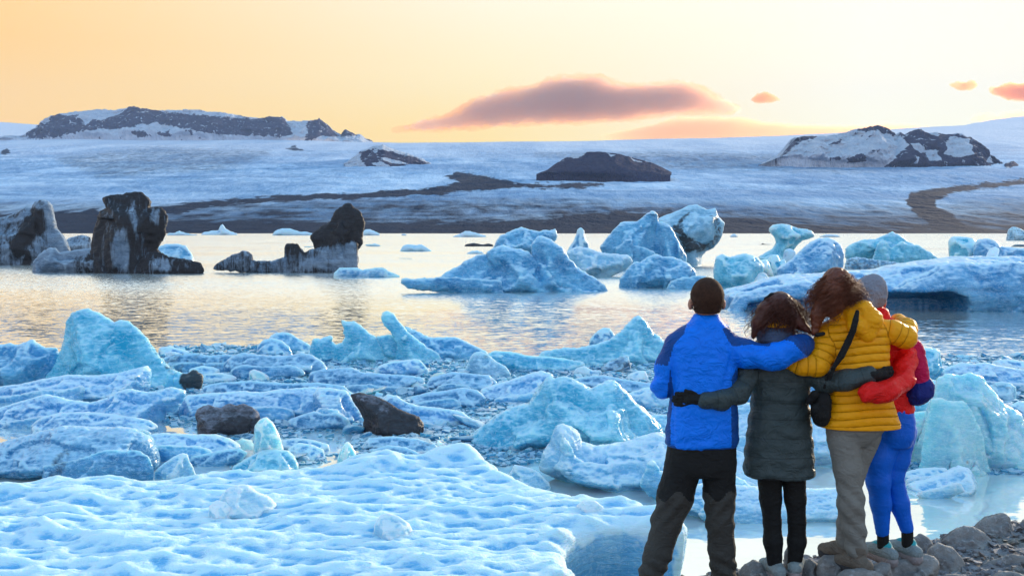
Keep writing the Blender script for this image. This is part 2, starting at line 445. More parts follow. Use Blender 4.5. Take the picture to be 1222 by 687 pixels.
def mountain(name, label, ridge, base, D, depth, rocks, x0, x1, nx=260, nv=70, rockall=0.0, relief=60, seed=1, snow=()):
    cols = np.linspace(x0, x1, nx)
    ry_ = np.interp(cols, *zip(*ridge)); by = np.interp(cols, *zip(*base))
    ry_ = np.minimum(ry_ + (1.0 * pnoise(cols / 7, 0 * cols, 0 * cols, seed) + 1.3 * np.abs(pnoise(cols / 3.2, 0 * cols + .5, 0 * cols, seed + 2))) * (0.35 if name == 'nunatak' else 1), by)
    v = np.linspace(0, 1, nv)
    PX, V = np.meshgrid(cols, v)
    PYf = by[None] + (ry_ - by)[None] * np.clip(V / 0.7, 0, 1) ** 0.85
    Dm = D - depth * (1 - np.clip(V / 0.7, 0, 1) ** 1.3)
    back = V > 0.7
    Dm = np.where(back, D + (V - 0.7) / 0.3 * depth, Dm)
    rx, ryy, rz = ray(PX, PYf)
    X = rx / ryy * Dm; Z = CAMZ + rz / ryy * Dm
    Zr = (CAMZ + rz / ryy * D)
    Zb = CAMZ + (ray(PX, by[None] + 0 * PX)[2] / ray(PX, by[None] + 0 * PX)[1]) * D - 30
    Z = np.where(back, Zr + (Zb - Zr) * (V - 0.7) / 0.3, Z)
    px, py = proj(X, Dm, Z)
    edge = sstep(0, 0.15, V) * sstep(1.0, 0.85, V)
    rel = fbm(X / 150, Dm / 260, Z / 260, 5, seed + 3, ridged=True)
    Dm2 = Dm - relief * 1.7 * edge * rel * np.where(back, 0, 1)
    nz = 3.5 * fbm(px / 13, py / 9, 0 * px, 4, seed + 8)
    nfine = 2.0 * fbm(px / 3.5, py / 3.5, 0 * px, 3, seed + 9)
    rock = np.zeros_like(px)
    for P in rocks:
        rock = np.maximum(rock, sstep(2.4, -2.0, polysd(px, py, P) + 0.5 * nz + nfine * 0.6))
    for P in snow:
        rock = rock * (1 - sstep(1.0, -1.0, polysd(px, py, P) + 0.3 * nz))
    if name == 'nunatak': rock = rock * 1.45
    rock = np.where(back, 0.2, rock)
    Z[0] -= 60
    o = link(name, grid_mesh(name, X, Dm2, Z, {'rock': rock.ravel()}), M_MTN)
    tag(o, label, kind='structure')
    return o
mountain('mountain', 'long snow capped massif with a dark cliff band at left',
    [(-10, 165), (28, 162), (36, 160), (47, 150), (60, 142), (75, 137), (90, 134), (120, 131), (135, 132), (150, 131), (165, 127.5), (175, 131), (200, 132), (240, 132), (280, 137), (300, 141), (340, 140), (346, 146), (370, 145), (382, 141.5), (390, 147), (400, 156), (410, 162), (414, 154.5), (425, 161), (432, 161), (440, 167), (450, 168), (455, 164.5), (462, 170), (475, 178), (520, 199), (530, 204)],
    [(-10, 166), (100, 166), (300, 168), (380, 170), (430, 174), (470, 180), (530, 206)], 6200, 420,
    [[(30, 166), (36, 162), (47, 152), (60, 145), (75, 137), (88, 140), (98, 139), (105, 150), (115, 144), (128, 146), (140, 139), (165, 125), (200, 135), (240, 138), (270, 141), (300, 143), (338, 138), (345, 146), (352, 162), (340, 164), (318, 163), (290, 162), (255, 161), (235, 157), (210, 152), (190, 148), (170, 150), (160, 154), (130, 155), (110, 157), (90, 160), (65, 164)],
     [(158, 158), (175, 157), (182, 162), (165, 164)], [(190, 160), (205, 157), (207, 163), (196, 164)], [(225, 157), (235, 156), (232, 161)],
     [(362, 170), (370, 158), (368, 148), (382, 138), (396, 152), (406, 163), (396, 165), (385, 162), (375, 168)],
     [(408, 164), (413, 152), (424, 158), (428, 163), (416, 163)], [(432, 165), (440, 166), (444, 168)], [(448, 169), (455, 162), (463, 171)],
     [(395, 172), (402, 170), (408, 173)]],
    -10, 445, 480, 90, seed=3, snow=[[(452, 188), (468, 191), (490, 197), (470, 196)], [(100, 140), (108, 137), (112, 148), (106, 150)]])
mountain('mountain', 'streaky dark rock spur below the right end of the long massif',
    [(412, 196), (424, 188), (434, 181), (444, 176), (452, 174), (458, 173), (465, 176), (475, 180), (490, 184), (505, 190), (518, 197), (530, 204)],
    [(412, 197), (430, 204), (450, 208), (480, 208), (530, 208)], 3300, 260,
    [[(432, 183), (450, 179), (470, 182), (500, 190), (517, 198), (500, 204), (475, 203), (455, 207), (442, 202), (433, 192)], [(448, 170), (455, 162), (463, 171)], [(432, 166), (440, 164), (446, 168)]],
    412, 530, 220, 90, seed=17, relief=40, snow=[[(452, 188), (468, 191), (490, 197), (470, 196)], [(446, 196), (458, 194), (470, 200), (456, 201)]])
mountain('mountain', 'craggy snow streaked peaks rising from the glacier at right',
    [(905, 196), (926, 186), (936, 174), (943, 166), (952, 164), (981, 164), (1000, 160), (1011, 156.5), (1030, 153), (1041, 150.5), (1050, 156), (1062, 163), (1068, 159), (1074, 163), (1081, 157), (1093, 155), (1104, 158), (1116, 158), (1128, 161), (1138, 160), (1146, 164), (1153, 166), (1162, 172), (1168, 182), (1178, 190), (1188, 199), (1205, 202)],
    [(905, 197), (926, 189), (1000, 196), (1060, 202), (1190, 205), (1205, 206)], 3500, 330,
    [[(1052, 200), (1060, 192), (1071, 178), (1071, 166), (1081, 154), (1093, 152), (1104, 162), (1112, 164), (1118, 158), (1134, 162), (1141, 164), (1153, 164), (1162, 172), (1168, 184), (1190, 203), (1100, 203)],
     [(926, 189), (936, 174), (945, 165), (972, 163), (965, 168), (952, 170), (944, 176), (934, 184)],
     [(1011, 158), (1026, 153), (1041, 148), (1055, 156), (1062, 165), (1050, 162), (1040, 157), (1024, 160)],
     [(983, 175), (996, 167), (1001, 166), (990, 174)], [(1022, 164), (1034, 163), (1032, 166)], [(1003, 190), (1018, 186), (1035, 194), (1010, 194)], [(985, 190), (996, 188), (998, 191)], [(1026, 182), (1040, 181), (1038, 184)], [(1064, 164), (1069, 158), (1073, 165)]],
    905, 1205, 420, 90, seed=11,
    snow=[[(1099, 181), (1112, 179), (1118, 188), (1117, 193), (1106, 192)], [(1076, 174), (1088, 172), (1100, 183), (1092, 184), (1080, 178)], [(1128, 164), (1145, 168), (1148, 186), (1136, 190), (1122, 184), (1120, 172)], [(1084, 190), (1090, 188), (1090, 196), (1084, 196)], [(1170, 188), (1178, 196), (1170, 194)]])
mountain('nunatak', 'low dark rock dome poking out of the glacier',
    [(640, 208), (653, 203), (662, 196), (672, 190), (684, 185), (700, 182), (715, 181.5), (741, 185), (760, 190), (776, 194), (790, 201), (800, 206)],
    [(640, 209), (653, 207), (700, 214), (745, 215), (770, 214), (800, 210)], 2450, 150,
    [[(628, 218), (634, 204), (650, 202), (662, 196), (672, 192), (676, 188), (690, 190), (704, 180), (740, 184), (760, 190), (776, 195), (790, 200), (815, 202), (815, 222)]],
    640, 800, 200, 50, relief=25, seed=21, snow=[[(722, 183), (735, 186), (728, 188)], [(752, 189), (766, 194), (756, 193)]])
mountain('mountain', 'small rocky knob in the snow at the far right',
    [(1190, 202), (1196, 195), (1206, 192), (1214, 198), (1230, 200), (1260, 204)], [(1190, 203), (1222, 206), (1260, 207)], 3200, 200,
    [[(1194, 196), (1206, 192), (1212, 198), (1222, 202), (1196, 200)]], 1190, 1260, 80, 30, seed=31, relief=20)

# ------------------------------------------------------------------ clouds: soft-edged bodies of vapour beyond the haze
def cloud_material(name, dens, col, g=0.35):
    m = bpy.data.materials.new(name); m.use_nodes = True
    t = NT(m.node_tree)
    v = t.n('ShaderNodeVolumePrincipled')
    v.inputs['Color'].default_value = col; v.inputs['Density'].default_value = dens; v.inputs['Anisotropy'].default_value = g
    t.n('ShaderNodeOutputMaterial', i_1=v.outputs[0])
    return m
CM1 = cloud_material('dusk_cloud_vapour', 0.0055, (0.95, 0.78, 0.70, 1), 0.65)
CM2 = cloud_material('thin_orange_cloud_vapour', 0.0020, (1.0, 0.62, 0.34, 1), 0.6)
CM3 = cloud_material('small_orange_cloud_vapour', 0.0085, (1.0, 0.44, 0.09, 1), 0.6)
def cloud(label, P, D, depth, amp, h, mat, seed):
    P = np.array(P, float); x, y, z = at(P[:, 0], P[:, 1], D); W = np.stack([x, z], 1)
    lo = np.array([x.min() - amp * 2, D - depth - amp * 2, z.min() - amp * 2]); hi = np.array([x.max() + amp * 2, D + depth + amp * 2, z.max() + amp * 2])
    n = np.ceil((hi - lo) / h).astype(int) + 1
    g = [lo[i] + h * np.arange(n[i]) for i in range(3)]
    XX, ZZ = np.meshgrid(g[0], g[2], indexing='ij'); d2 = polysd(XX, ZZ, W)
    er = 0.5 * (z.max() - z.min())
    t = np.abs(g[1] - D) / depth
    prof = er * np.minimum(t, 3) ** 2
    X, Y, Z = np.meshgrid(*g, indexing='ij')
    F = d2[:, None, :] + prof[None, :, None]
    s1 = er * 1.1
    F = F - amp * (0.25 + 0.8 * fbm(X / s1, Y / s1, Z / s1, 4, seed, ridged=False)) - 0.5 * amp * (0.5 - worley(X / (er * .6), Y / (er * .6), Z / (er * .6), seed)[0]) 
    F = F - 0.55 * amp * fbm(X / (s1 * .3), Y / (s1 * .4), Z / (s1 * .3), 3, seed + 30)
    F[0] = 1; F[-1] = 1; F[:, 0] = 1; F[:, -1] = 1; F[:, :, 0] = 1; F[:, :, -1] = 1
    v, q = surface(F, lo, h)
    if len(v) < 8: return
    vn = vnormals(v, q); sf = er * .22
    v = v + vn * (amp * 0.7 * fbm(v[:, 0] / sf, v[:, 1] / sf, v[:, 2] / sf, 4, seed + 3))[:, None]
    org = np.array([x.mean(), D, z.mean()])
    o = link('cloud', mesh_of('cloud', v - org, q), mat, loc=org)
    tag(o, label, 'cloud')
cloud('large long grey mauve cloud with orange rims hanging right of centre', [(484, 153), (500, 149), (514, 145), (531, 141), (549, 139), (562, 125), (580, 118), (600, 113), (634, 108), (655, 97), (679, 96), (700, 96), (717, 94), (734, 104), (765, 105), (790, 105), (810, 102), (834, 107), (855, 121), (882, 130), (860, 131), (834, 130), (800, 133), (775, 135), (748, 140), (686, 143), (624, 145), (566, 148), (514, 153)], 14000, 520, 95, 26, CM1, 5)
CM4 = cloud_material('orange_rim_light_shell', 0.0016, (1.0, 0.42, 0.10, 1), 0.7)  # added shell: the sunlit orange rim is put into its colour
cloud('thin added orange shell round the large cloud, its sunlit rim painted in colour', [(470, 156), (500, 147), (531, 138), (562, 121), (600, 109), (634, 104), (655, 93), (700, 92), (717, 90), (736, 100), (790, 101), (812, 98), (838, 103), (858, 118), (892, 131), (860, 135), (800, 137), (748, 144), (624, 149), (514, 157)], 14000, 760, 90, 36, CM4, 15)
cloud('low pink orange cloud bank lying along the skyline right of centre', [(717, 163), (750, 156), (782, 149), (806, 141), (841, 141), (885, 142), (905, 147), (940, 150), (1000, 152), (1060, 150), (1100, 152), (1100, 158), (1000, 162), (900, 165), (760, 168)], 19000, 900, 70, 45, CM2, 6)
cloud('small lone orange puff right of the large cloud', [(896, 119), (903, 113), (913, 110), (922, 114), (930, 119), (920, 122), (905, 123)], 13500, 180, 35, 16, CM3, 7)
cloud('small ragged orange cloud high at right', [(1133, 101), (1142, 98), (1152, 99), (1160, 96), (1165, 103), (1158, 108), (1145, 107)], 13500, 160, 30, 16, CM3, 8)
cloud('orange cloud cut by the right edge of the photo', [(1182, 106), (1192, 104), (1202, 99), (1215, 101), (1235, 98), (1260, 104), (1250, 122), (1222, 120), (1205, 118), (1190, 113)], 13500, 260, 45, 18, CM3, 9)
cloud('low rosy puff over the far right skyline', [(1160, 143), (1168, 137), (1180, 136), (1188, 142), (1196, 136), (1215, 133), (1250, 134), (1250, 144), (1200, 147)], 17000, 300, 50, 26, CM2, 10)

# ------------------------------------------------------------------ ice
def ice_material(name, deep, pale, frost_lit, frost_lit_amt=0.8, dirt=0.0, sss=0.35, rough=0.38, scale=1.0, streak=False, spec=0.5, trans=0.0):
    m, t = material(name)
    oc = objco(t)
    geo = t.n('ShaderNodeNewGeometry')
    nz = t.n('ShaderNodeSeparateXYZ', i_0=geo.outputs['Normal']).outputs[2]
    n_big = t.noise(oc, 0.9 * scale, 4, 0.6)
    n_mid = t.noise(oc, 4.5 * scale, 5, 0.62)
    n_fine = t.noise(oc, 22.0 * scale, 4, 0.6)
    n_lay = t.noise(t.mapping(oc, (0.7, 0.7, 3.2), rot=(0.15, 0.2, 0)), 3.0 * scale, 4, 0.65, 0.6)
    c = t.mix(t.mrange(t.math('ADD', n_big, t.math('MULTIPLY', t.math('SUBTRACT', n_lay, 0.5), 0.5)), 0.35, 0.65), deep, pale)
    # frosty rind on tops; their brightness under the sky is also painted in
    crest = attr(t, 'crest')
    c = t.mix(t.mrange(crest, 0.58, 0.08), c, deep)  # shade of the hollows painted into the colour
    c = t.mix(t.math('MULTIPLY', t.mrange(crest, 0.66, 0.86), 0.8), c, frost_lit)  # bright rims along crests painted into the colour
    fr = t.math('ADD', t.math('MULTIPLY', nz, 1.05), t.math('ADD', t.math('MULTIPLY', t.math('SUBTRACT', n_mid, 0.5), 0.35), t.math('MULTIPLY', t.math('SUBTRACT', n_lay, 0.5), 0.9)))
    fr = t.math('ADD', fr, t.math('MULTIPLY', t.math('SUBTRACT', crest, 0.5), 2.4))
    fr = t.math('MULTIPLY', t.mrange(fr, 0.38 if name != 'floe_ice' else 0.30, 1.2 if name != 'floe_ice' else 1.12, smooth=True), frost_lit_amt)
    c = t.mix(fr, c, frost_lit)
    # veins of bubbles
    vein = t.noise(t.mapping(oc, (1.0, 1.0, 2.2), rot=(0.3, 0.5, 0.4)), 2.2 * scale, 3, 0.6, 1.2, 'RIDGED_MULTIFRACTAL') if False else t.noise(t.mapping(oc, (1.0, 1.0, 2.2), rot=(0.3, 0.5, 0.4)), 2.2 * scale, 4, 0.7, 1.5)
    c = t.mix(t.math('MULTIPLY', t.mrange(t.math('ABSOLUTE', t.math('SUBTRACT', vein, 0.5)), 0.03, 0.0), 0.45), c, frost_lit)
    if dirt > 0:
        da = attr(t, 'dirt')
        if streak:
            st = t.noise(t.mapping(oc, (1.3, 1.3, 0.13), rot=(0.12, 0.18, 0)), 3.2 * scale, 5, 0.7, 0.4)
        else:
            st = t.noise(t.mapping(oc, (1.0, 1.0, 1.6), rot=(0.2, 0.4, 0)), 2.2 * scale, 5, 0.7, 0.8)
        dm = t.math('ADD', da, t.math('MULTIPLY', t.math('SUBTRACT', st, 0.5), 2.0))
        dm = t.math('MULTIPLY', t.mrange(dm, 0.27, 0.70), dirt)
        dm = t.math('MULTIPLY', dm, t.mrange(da, 0.02, 0.25))
        c = t.mix(dm, c, t.mix(n_fine, (0.012, 0.012, 0.015, 1), (0.055, 0.052, 0.058, 1)))
    h = t.math('ADD', t.math('ADD', t.math('MULTIPLY', n_mid, 0.022 / scale), t.math('MULTIPLY', n_fine, 0.010 / scale)), t.math('MULTIPLY', n_lay, 0.07 / scale))
    nb = bump(t, h, 0.9, 1.0)
    rg = t.math('ADD', rough, t.math('MULTIPLY', fr, 0.3))
    p = principled(t, Base_Color=c, Roughness=rg, IOR=1.31, Normal=nb)
    p.inputs['Specular IOR Level'].default_value = spec
    if name in ('turquoise_ice', 'clear_ice', 'blue_ice', 'white_ice', 'grey_blue_ice'):
        p.inputs['Coat Weight'].default_value = 0.35; p.inputs['Coat Roughness'].default_value = 0.12
    if sss > 0:
        p.inputs['Subsurface Weight'].default_value = sss
        p.inputs['Subsurface Radius'].default_value = (0.25, 0.75, 1.0)
        p.inputs['Subsurface Scale'].default_value = (1.3 if sss > 0.6 else 0.45) / scale
    if trans > 0:
        tl = t.n('ShaderNodeBsdfTranslucent'); t.put(tl.inputs[0], c)
        mx = t.n('ShaderNodeMixShader'); mx.inputs[0].default_value = trans
        t.t.links.new(p.outputs[0], mx.inputs[1]); t.t.links.new(tl.outputs[0], mx.inputs[2])
        t.t.links.new(mx.outputs[0], t.t.nodes['Material Output'].inputs[0])
    return m
FROST_LIT = (0.60, 0.84, 0.96, 1)
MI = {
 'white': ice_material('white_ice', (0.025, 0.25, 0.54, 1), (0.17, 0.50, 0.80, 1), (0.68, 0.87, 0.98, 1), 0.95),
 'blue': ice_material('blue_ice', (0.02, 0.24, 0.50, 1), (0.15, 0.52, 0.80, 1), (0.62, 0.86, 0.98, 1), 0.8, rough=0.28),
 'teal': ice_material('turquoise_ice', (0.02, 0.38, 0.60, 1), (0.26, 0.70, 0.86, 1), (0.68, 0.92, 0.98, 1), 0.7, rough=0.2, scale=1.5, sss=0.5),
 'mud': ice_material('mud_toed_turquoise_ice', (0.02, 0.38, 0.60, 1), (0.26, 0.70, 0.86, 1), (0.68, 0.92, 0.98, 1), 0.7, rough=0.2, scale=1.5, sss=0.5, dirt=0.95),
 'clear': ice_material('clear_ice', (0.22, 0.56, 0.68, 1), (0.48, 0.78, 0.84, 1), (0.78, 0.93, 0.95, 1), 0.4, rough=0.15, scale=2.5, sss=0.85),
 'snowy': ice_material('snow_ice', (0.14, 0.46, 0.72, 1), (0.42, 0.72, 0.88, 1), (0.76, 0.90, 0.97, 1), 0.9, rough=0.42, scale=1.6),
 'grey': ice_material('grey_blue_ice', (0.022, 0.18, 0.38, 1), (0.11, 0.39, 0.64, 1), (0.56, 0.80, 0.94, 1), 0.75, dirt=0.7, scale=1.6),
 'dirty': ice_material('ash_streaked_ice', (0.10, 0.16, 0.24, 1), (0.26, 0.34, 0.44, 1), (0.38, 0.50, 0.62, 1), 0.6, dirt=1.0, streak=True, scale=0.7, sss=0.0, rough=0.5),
 'ashy': ice_material('ash_veined_ice', (0.13, 0.38, 0.58, 1), (0.36, 0.60, 0.76, 1), FROST_LIT, 0.75, dirt=0.95, scale=0.8, sss=0.2),
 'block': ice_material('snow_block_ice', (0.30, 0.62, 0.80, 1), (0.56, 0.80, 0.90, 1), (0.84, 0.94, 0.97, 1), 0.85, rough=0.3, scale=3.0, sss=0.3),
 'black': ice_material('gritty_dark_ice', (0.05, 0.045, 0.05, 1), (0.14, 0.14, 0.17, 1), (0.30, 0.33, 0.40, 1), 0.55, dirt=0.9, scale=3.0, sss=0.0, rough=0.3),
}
GROUPS = {}
def piece(name, label, cat, mat, layers, ybase, group=None, amp=0.10, scal=0.045, sub=0.25, res=1.6, seed=None, dirt=None, maxcells=1.3e6, z0=0.0, p=1.5, fine=1.0, D0=None, facet=0.05, cuts=48, strat=0.0, kind=None, carve=(), ledge=0, cutd=1.0):
    """Build one piece of ice from traced outlines. layers: list of (polygon px, half depth as share of its width, shift back, erosion share).
    ybase: photo row of its near waterline (or D0: distance). z0: height of what it rests on."""
    seed = seed if seed is not None else (sum(ord(ch) for ch in label) * 7) % 9973
    df = D0 if D0 is not None else dwater(ybase)
    L = []
    layers = list(layers)
    rl = np.random.RandomState(seed + 1)
    for _ in range(ledge):
        P = np.array(layers[0][0], float); yb_ = P[:, 1].max(); xa, xb = P[:, 0].min(), P[:, 0].max()
        sx = rl.uniform(0.45, 0.75); x0 = xa + (xb - xa) * rl.uniform(0.02, 0.98 - sx)
        Pn = np.stack([x0 + (P[:, 0] - xa) * sx, yb_ - (yb_ - P[:, 1]) * rl.uniform(0.35, 0.62)], 1)
        layers.append(([tuple(a_) for a_ in Pn], 0.16, -0.9, 0.8))
    for ly in layers:
        P = np.array(ly[0], float); dr = ly[1] if len(ly) > 1 else 0.35; off = ly[2] if len(ly) > 2 else 0.0; er = ly[3] if len(ly) > 3 else 1.0
        wpx = P[:, 0].max() - P[:, 0].min(); hpx = P[:, 1].max() - P[:, 1].min()
        hd = dr * min(wpx, 2.2 * hpx) * df / FPX
        for _ in range(3):
            dc = df + hd * (1 + off)
            hd = dr * min(wpx, 2.2 * hpx) * dc / FPX
        x, y, z = at(P[:, 0], P[:, 1], dc)
        W = np.stack([x, z], 1)
        low = W[:, 1] < z0 + 0.06 * (W[:, 1].max() - z0) + 0.01
        W[low, 1] = z0 - sub * max(0.15, (W[:, 1].max() - z0)) - 0.1
        inr = 0.5 * min(W[:, 0].max() - W[:, 0].min(), 2 * (W[:, 1].max() - z0) + 1e-3)
        L.append((W, dc, hd, er * inr))
    xs = np.concatenate([l[0][:, 0] for l in L]); zs = np.concatenate([l[0][:, 1] for l in L])
    size = min(xs.max() - xs.min(), 2.5 * (zs.max() - z0)) + 1e-6
    zb = z0 - 0.35 * sub * (zs.max() - z0) - (0.12 if z0 == 0 else 0.03)
    ylo = min(l[1] - l[2] for l in L); yhi = max(l[1] + l[2] for l in L)
    a = amp * size
    lo = np.array([xs.min() - a, ylo - a, zb]); hi = np.array([xs.max() + a, yhi + a, zs.max() + a])
    h = df / FPX * res
    vol = np.prod(hi - lo)
    h = max(h, (vol / maxcells) ** (1 / 3))
    lo -= 2.01 * h; hi += 2 * h
    n = np.ceil((hi - lo) / h).astype(int) + 1
    gx = lo[0] + h * np.arange(n[0]); gy = lo[1] + h * np.arange(n[1]); gz = lo[2] + h * np.arange(n[2])
    F = None
    rs = np.random.RandomState(seed)
    XX, ZZ = np.meshgrid(gx, gz, indexing='ij')
    # gentle bend of the outline with depth, fixed on the middle plane so that it keeps its profile
    TY = None
    CORE = None
    for (W, dc, hd, er) in L:
        d2 = polysd(XX, ZZ, W)
        if dc + hd * 0.6 > df + 0.0:
            ty_ = np.abs(gy - dc) / hd
            c_ = (d2 + 0.006 * size)[:, None, :] + (3.2 * er * ty_ ** 2 + 0.25 * hd * np.maximum(0, ty_ - .3))[None, :, None]
            CORE = c_ if CORE is None else np.minimum(CORE, c_)
        t = np.clip(np.abs(gy - dc) / hd, 0, None)
        prof = np.where(t < 1, er * (1 - (1 - np.minimum(t, 1) ** p) ** (1 / p)), er + (t - 1) * hd)
        f = d2[:, None, :] + prof[None, :, None]
        F = f if F is None else smin(F, f, 0.02 * size + 1e-4)
        TY = t if TY is None else np.minimum(TY, t)
    band = np.abs(F) < a * 1.6 + 2 * h
    I = np.argwhere(band)
    bx, by_, bz = gx[I[:, 0]], gy[I[:, 1]], gz[I[:, 2]]
    s1 = size * 0.28
    nn = fbm(bx / s1, by_ / s1, bz / s1, 3, seed)
    w1, w2 = worley(bx / (size * 0.2), by_ / (size * 0.2), bz / (size * 0.17), seed)
    add = a * (0.75 * nn) + scal * size * (w1 ** 2 - 0.25) 
    if facet > 0:
        add = add + facet * size * (0.3 - np.abs(pnoise(bx / (size * .35), by_ / (size * .35), bz / (size * .35), seed + 5)))
    if strat > 0:
        add = add + strat * size * fbm(bx / (size * .55), by_ / (size * .3), bz / (size * .09), 3, seed + 6, ridged=True)
    add = add * np.clip(0.22 + 0.9 * TY[I[:, 1]], 0, 1)
    G = F.copy(); G[band] += add
    # broken flat faces: chop shallow caps off with tilted planes
    if cuts:
        sh = I[np.abs(G[band]) < h]
        sh = sh[(gz[sh[:, 2]] > z0)]
        if len(sh) > 10:
            for c_ in range(cuts):
                i = sh[rs.randint(len(sh))]
                g = np.array([F[min(i[0] + 1, n[0] - 1), i[1], i[2]] - F[max(i[0] - 1, 0), i[1], i[2]],
                              F[i[0], min(i[1] + 1, n[1] - 1), i[2]] - F[i[0], max(i[1] - 1, 0), i[2]],
                              F[i[0], i[1], min(i[2] + 1, n[2] - 1)] - F[i[0], i[1], max(i[2] - 1, 0)]])
                g /= np.linalg.norm(g) + 1e-9
                if g[1] > -0.15: continue
                g = g + rs.normal(size=3) * 0.28; g /= np.linalg.norm(g)
                p0 = np.array([gx[i[0]], gy[i[1]], gz[i[2]]])
                dep = cutd * size * rs.uniform(0.012, 0.055); R = size * rs.uniform(0.10, 0.26)
                k0 = [np.searchsorted(g_, p0[a_] - R) for a_, g_ in enumerate((gx, gy, gz))]
                k1 = [np.searchsorted(g_, p0[a_] + R) for a_, g_ in enumerate((gx, gy, gz))]
                if min(k1[a_] - k0[a_] for a_ in range(3)) < 2: continue
                S_ = tuple(slice(k0[a_], k1[a_]) for a_ in range(3))
                dx_ = gx[S_[0]][:, None, None] - p0[0]; dy_ = gy[S_[1]][None, :, None] - p0[1]; dz_ = gz[S_[2]][None, None, :] - p0[2]
                pl = dx_ * g[0] + dy_ * g[1] + dz_ * g[2] + dep
                rr = np.sqrt(dx_ ** 2 + dy_ ** 2 + dz_ ** 2)
                G[S_] = np.maximum(G[S_], np.minimum(pl - 1.2 * np.maximum(0, rr - 0.72 * R), F[S_] + 1.6 * dep))
    if CORE is not None: G = np.minimum(G, CORE)
    for Pc, dep_ in carve:
        x_c, y_c, z_c = at(np.array(Pc, float)[:, 0], np.array(Pc, float)[:, 1], df + 0.2)
        dcv = polysd(XX, ZZ, np.stack([x_c, z_c], 1))
        G = np.maximum(G, -np.maximum(dcv[:, None, :] + 0.25 * np.maximum(0, gy - df)[None, :, None], (gy - (df + dep_))[None, :, None]))
    G = np.maximum(G, zb - gz[None, None, :])
    G[0] = 1; G[-1] = 1; G[:, 0] = 1; G[:, -1] = 1; G[:, :, 0] = 1; G[:, :, -1] = 1
    v, q = surface(G, lo, h)
    vn = vnormals(v, q)
    sf = max(size * 0.07, 3.5 * h)
    d = fine * (0.013 * size * fbm(v[:, 0] / sf, v[:, 1] / sf, v[:, 2] / sf, 3, seed + 4, ridged=True))
    v = v + vn * d[:, None]
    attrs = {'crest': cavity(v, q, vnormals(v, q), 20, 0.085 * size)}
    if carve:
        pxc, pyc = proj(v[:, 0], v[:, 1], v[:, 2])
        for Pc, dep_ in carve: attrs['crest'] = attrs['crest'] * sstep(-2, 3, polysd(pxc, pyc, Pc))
    if dirt is not None:
        px, py = proj(v[:, 0], v[:, 1], v[:, 2])
        dd = np.full(len(v), dirt[0] if isinstance(dirt[0], (int, float)) else 0.0)
        for P in dirt[1:]:
            wv = 5 * fbm(v[:, 0] / (size * .15), v[:, 1] / (size * .15), v[:, 2] / (size * .15), 3, seed + 40)
            val = 1.0
            if isinstance(P, tuple): val, P = P
            k = sstep(3.5, -3.5, polysd(px, py, P) + wv)
            dd = dd * (1 - k) + val * k
        attrs['dirt'] = dd
    org = np.array([0.5 * (xs.min() + xs.max()), 0.5 * (ylo + yhi), z0])
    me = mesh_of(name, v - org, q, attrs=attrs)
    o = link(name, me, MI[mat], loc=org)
    tag(o, label, cat, group, kind)
    return o

# --- far and middle icebergs
# dark bergs on the left
piece('iceberg', 'grey iceberg with black ash bands cut by the left edge of the photo', 'iceberg', 'dirty',
    [([(-60, 318), (-55, 275), (-30, 262), (0, 260), (15, 256), (25, 251), (31, 247), (38, 248), (42, 241), (53, 238), (60, 242), (65, 258), (67, 272), (74, 280), (80, 292), (86, 303), (90, 318)], 0.3)], 317,
    dirt=[0.40, [(-60, 262), (0, 264), (20, 258), (40, 250), (52, 250), (54, 275), (44, 284), (30, 298), (26, 316), (36, 318), (34, 300), (20, 310), (12, 290), (24, 276), (30, 262), (10, 268), (-60, 282)], (0.0, [(52, 238), (62, 242), (68, 270), (76, 284), (82, 300), (66, 304), (58, 280), (54, 252)]), (0.0, [(0, 263), (20, 260), (34, 252), (36, 255), (20, 264), (0, 269)])])
piece('iceberg', 'small grey iceberg between the two big dark ones at left', 'iceberg', 'dirty',
    [([(70, 300), (73, 290), (84, 283), (98, 280), (108, 283), (112, 300)], 0.35)], 300, dirt=[0.30], amp=0.08)
piece('iceberg', 'tallest black iceberg with a broad flat head and pale streaks', 'iceberg', 'dirty',
    [([(110, 328), (108, 300), (111, 280), (114, 268), (120, 252), (128, 248), (123.5, 237), (132, 233), (147, 231), (158, 229), (168, 229), (174, 233), (180, 240), (178.5, 248), (184, 247), (193, 247), (201, 257), (199, 268), (195.5, 280), (188, 297), (192, 304), (200, 328)], 0.26, 0.35, 0.8),
     ([(150, 328), (175, 300), (190, 300), (201, 306), (220, 309), (239, 313), (244, 321), (239, 328)], 0.22, 0, 0.8)], 327,
    dirt=[0.78, (0.22, [(138, 276), (152, 272), (155, 300), (152, 322), (134, 320), (133, 292)]), (0.3, [(182, 250), (192, 250), (190, 270), (180, 262)]), (0.3, [(182, 308), (204, 308), (204, 322), (182, 322)]), (0.35, [(152, 252), (160, 240), (166, 262), (160, 280), (155, 262)])], amp=0.06, scal=0.075, facet=0.04)
piece('iceberg', 'pale lumpy ice foot at the left of the tallest black iceberg', 'iceberg', 'dirty',
    [([(38, 324), (40, 312), (46, 304), (52, 299), (60, 295), (66, 296), (72, 301), (90, 298), (105, 296), (125, 294), (134, 300), (134, 324)], 0.25)], 326, dirt=[0.0, (0.55, [(86, 308), (100, 304), (134, 296), (134, 328), (88, 328)])], amp=0.06)
piece('iceberg', 'blue white ice block behind the foot of the tallest black iceberg', 'iceberg', 'blue',
    [([(186, 306), (188, 294), (198, 291), (212, 291), (222, 293), (228, 302), (234, 314), (190, 314)], 0.35)], 314, amp=0.08)
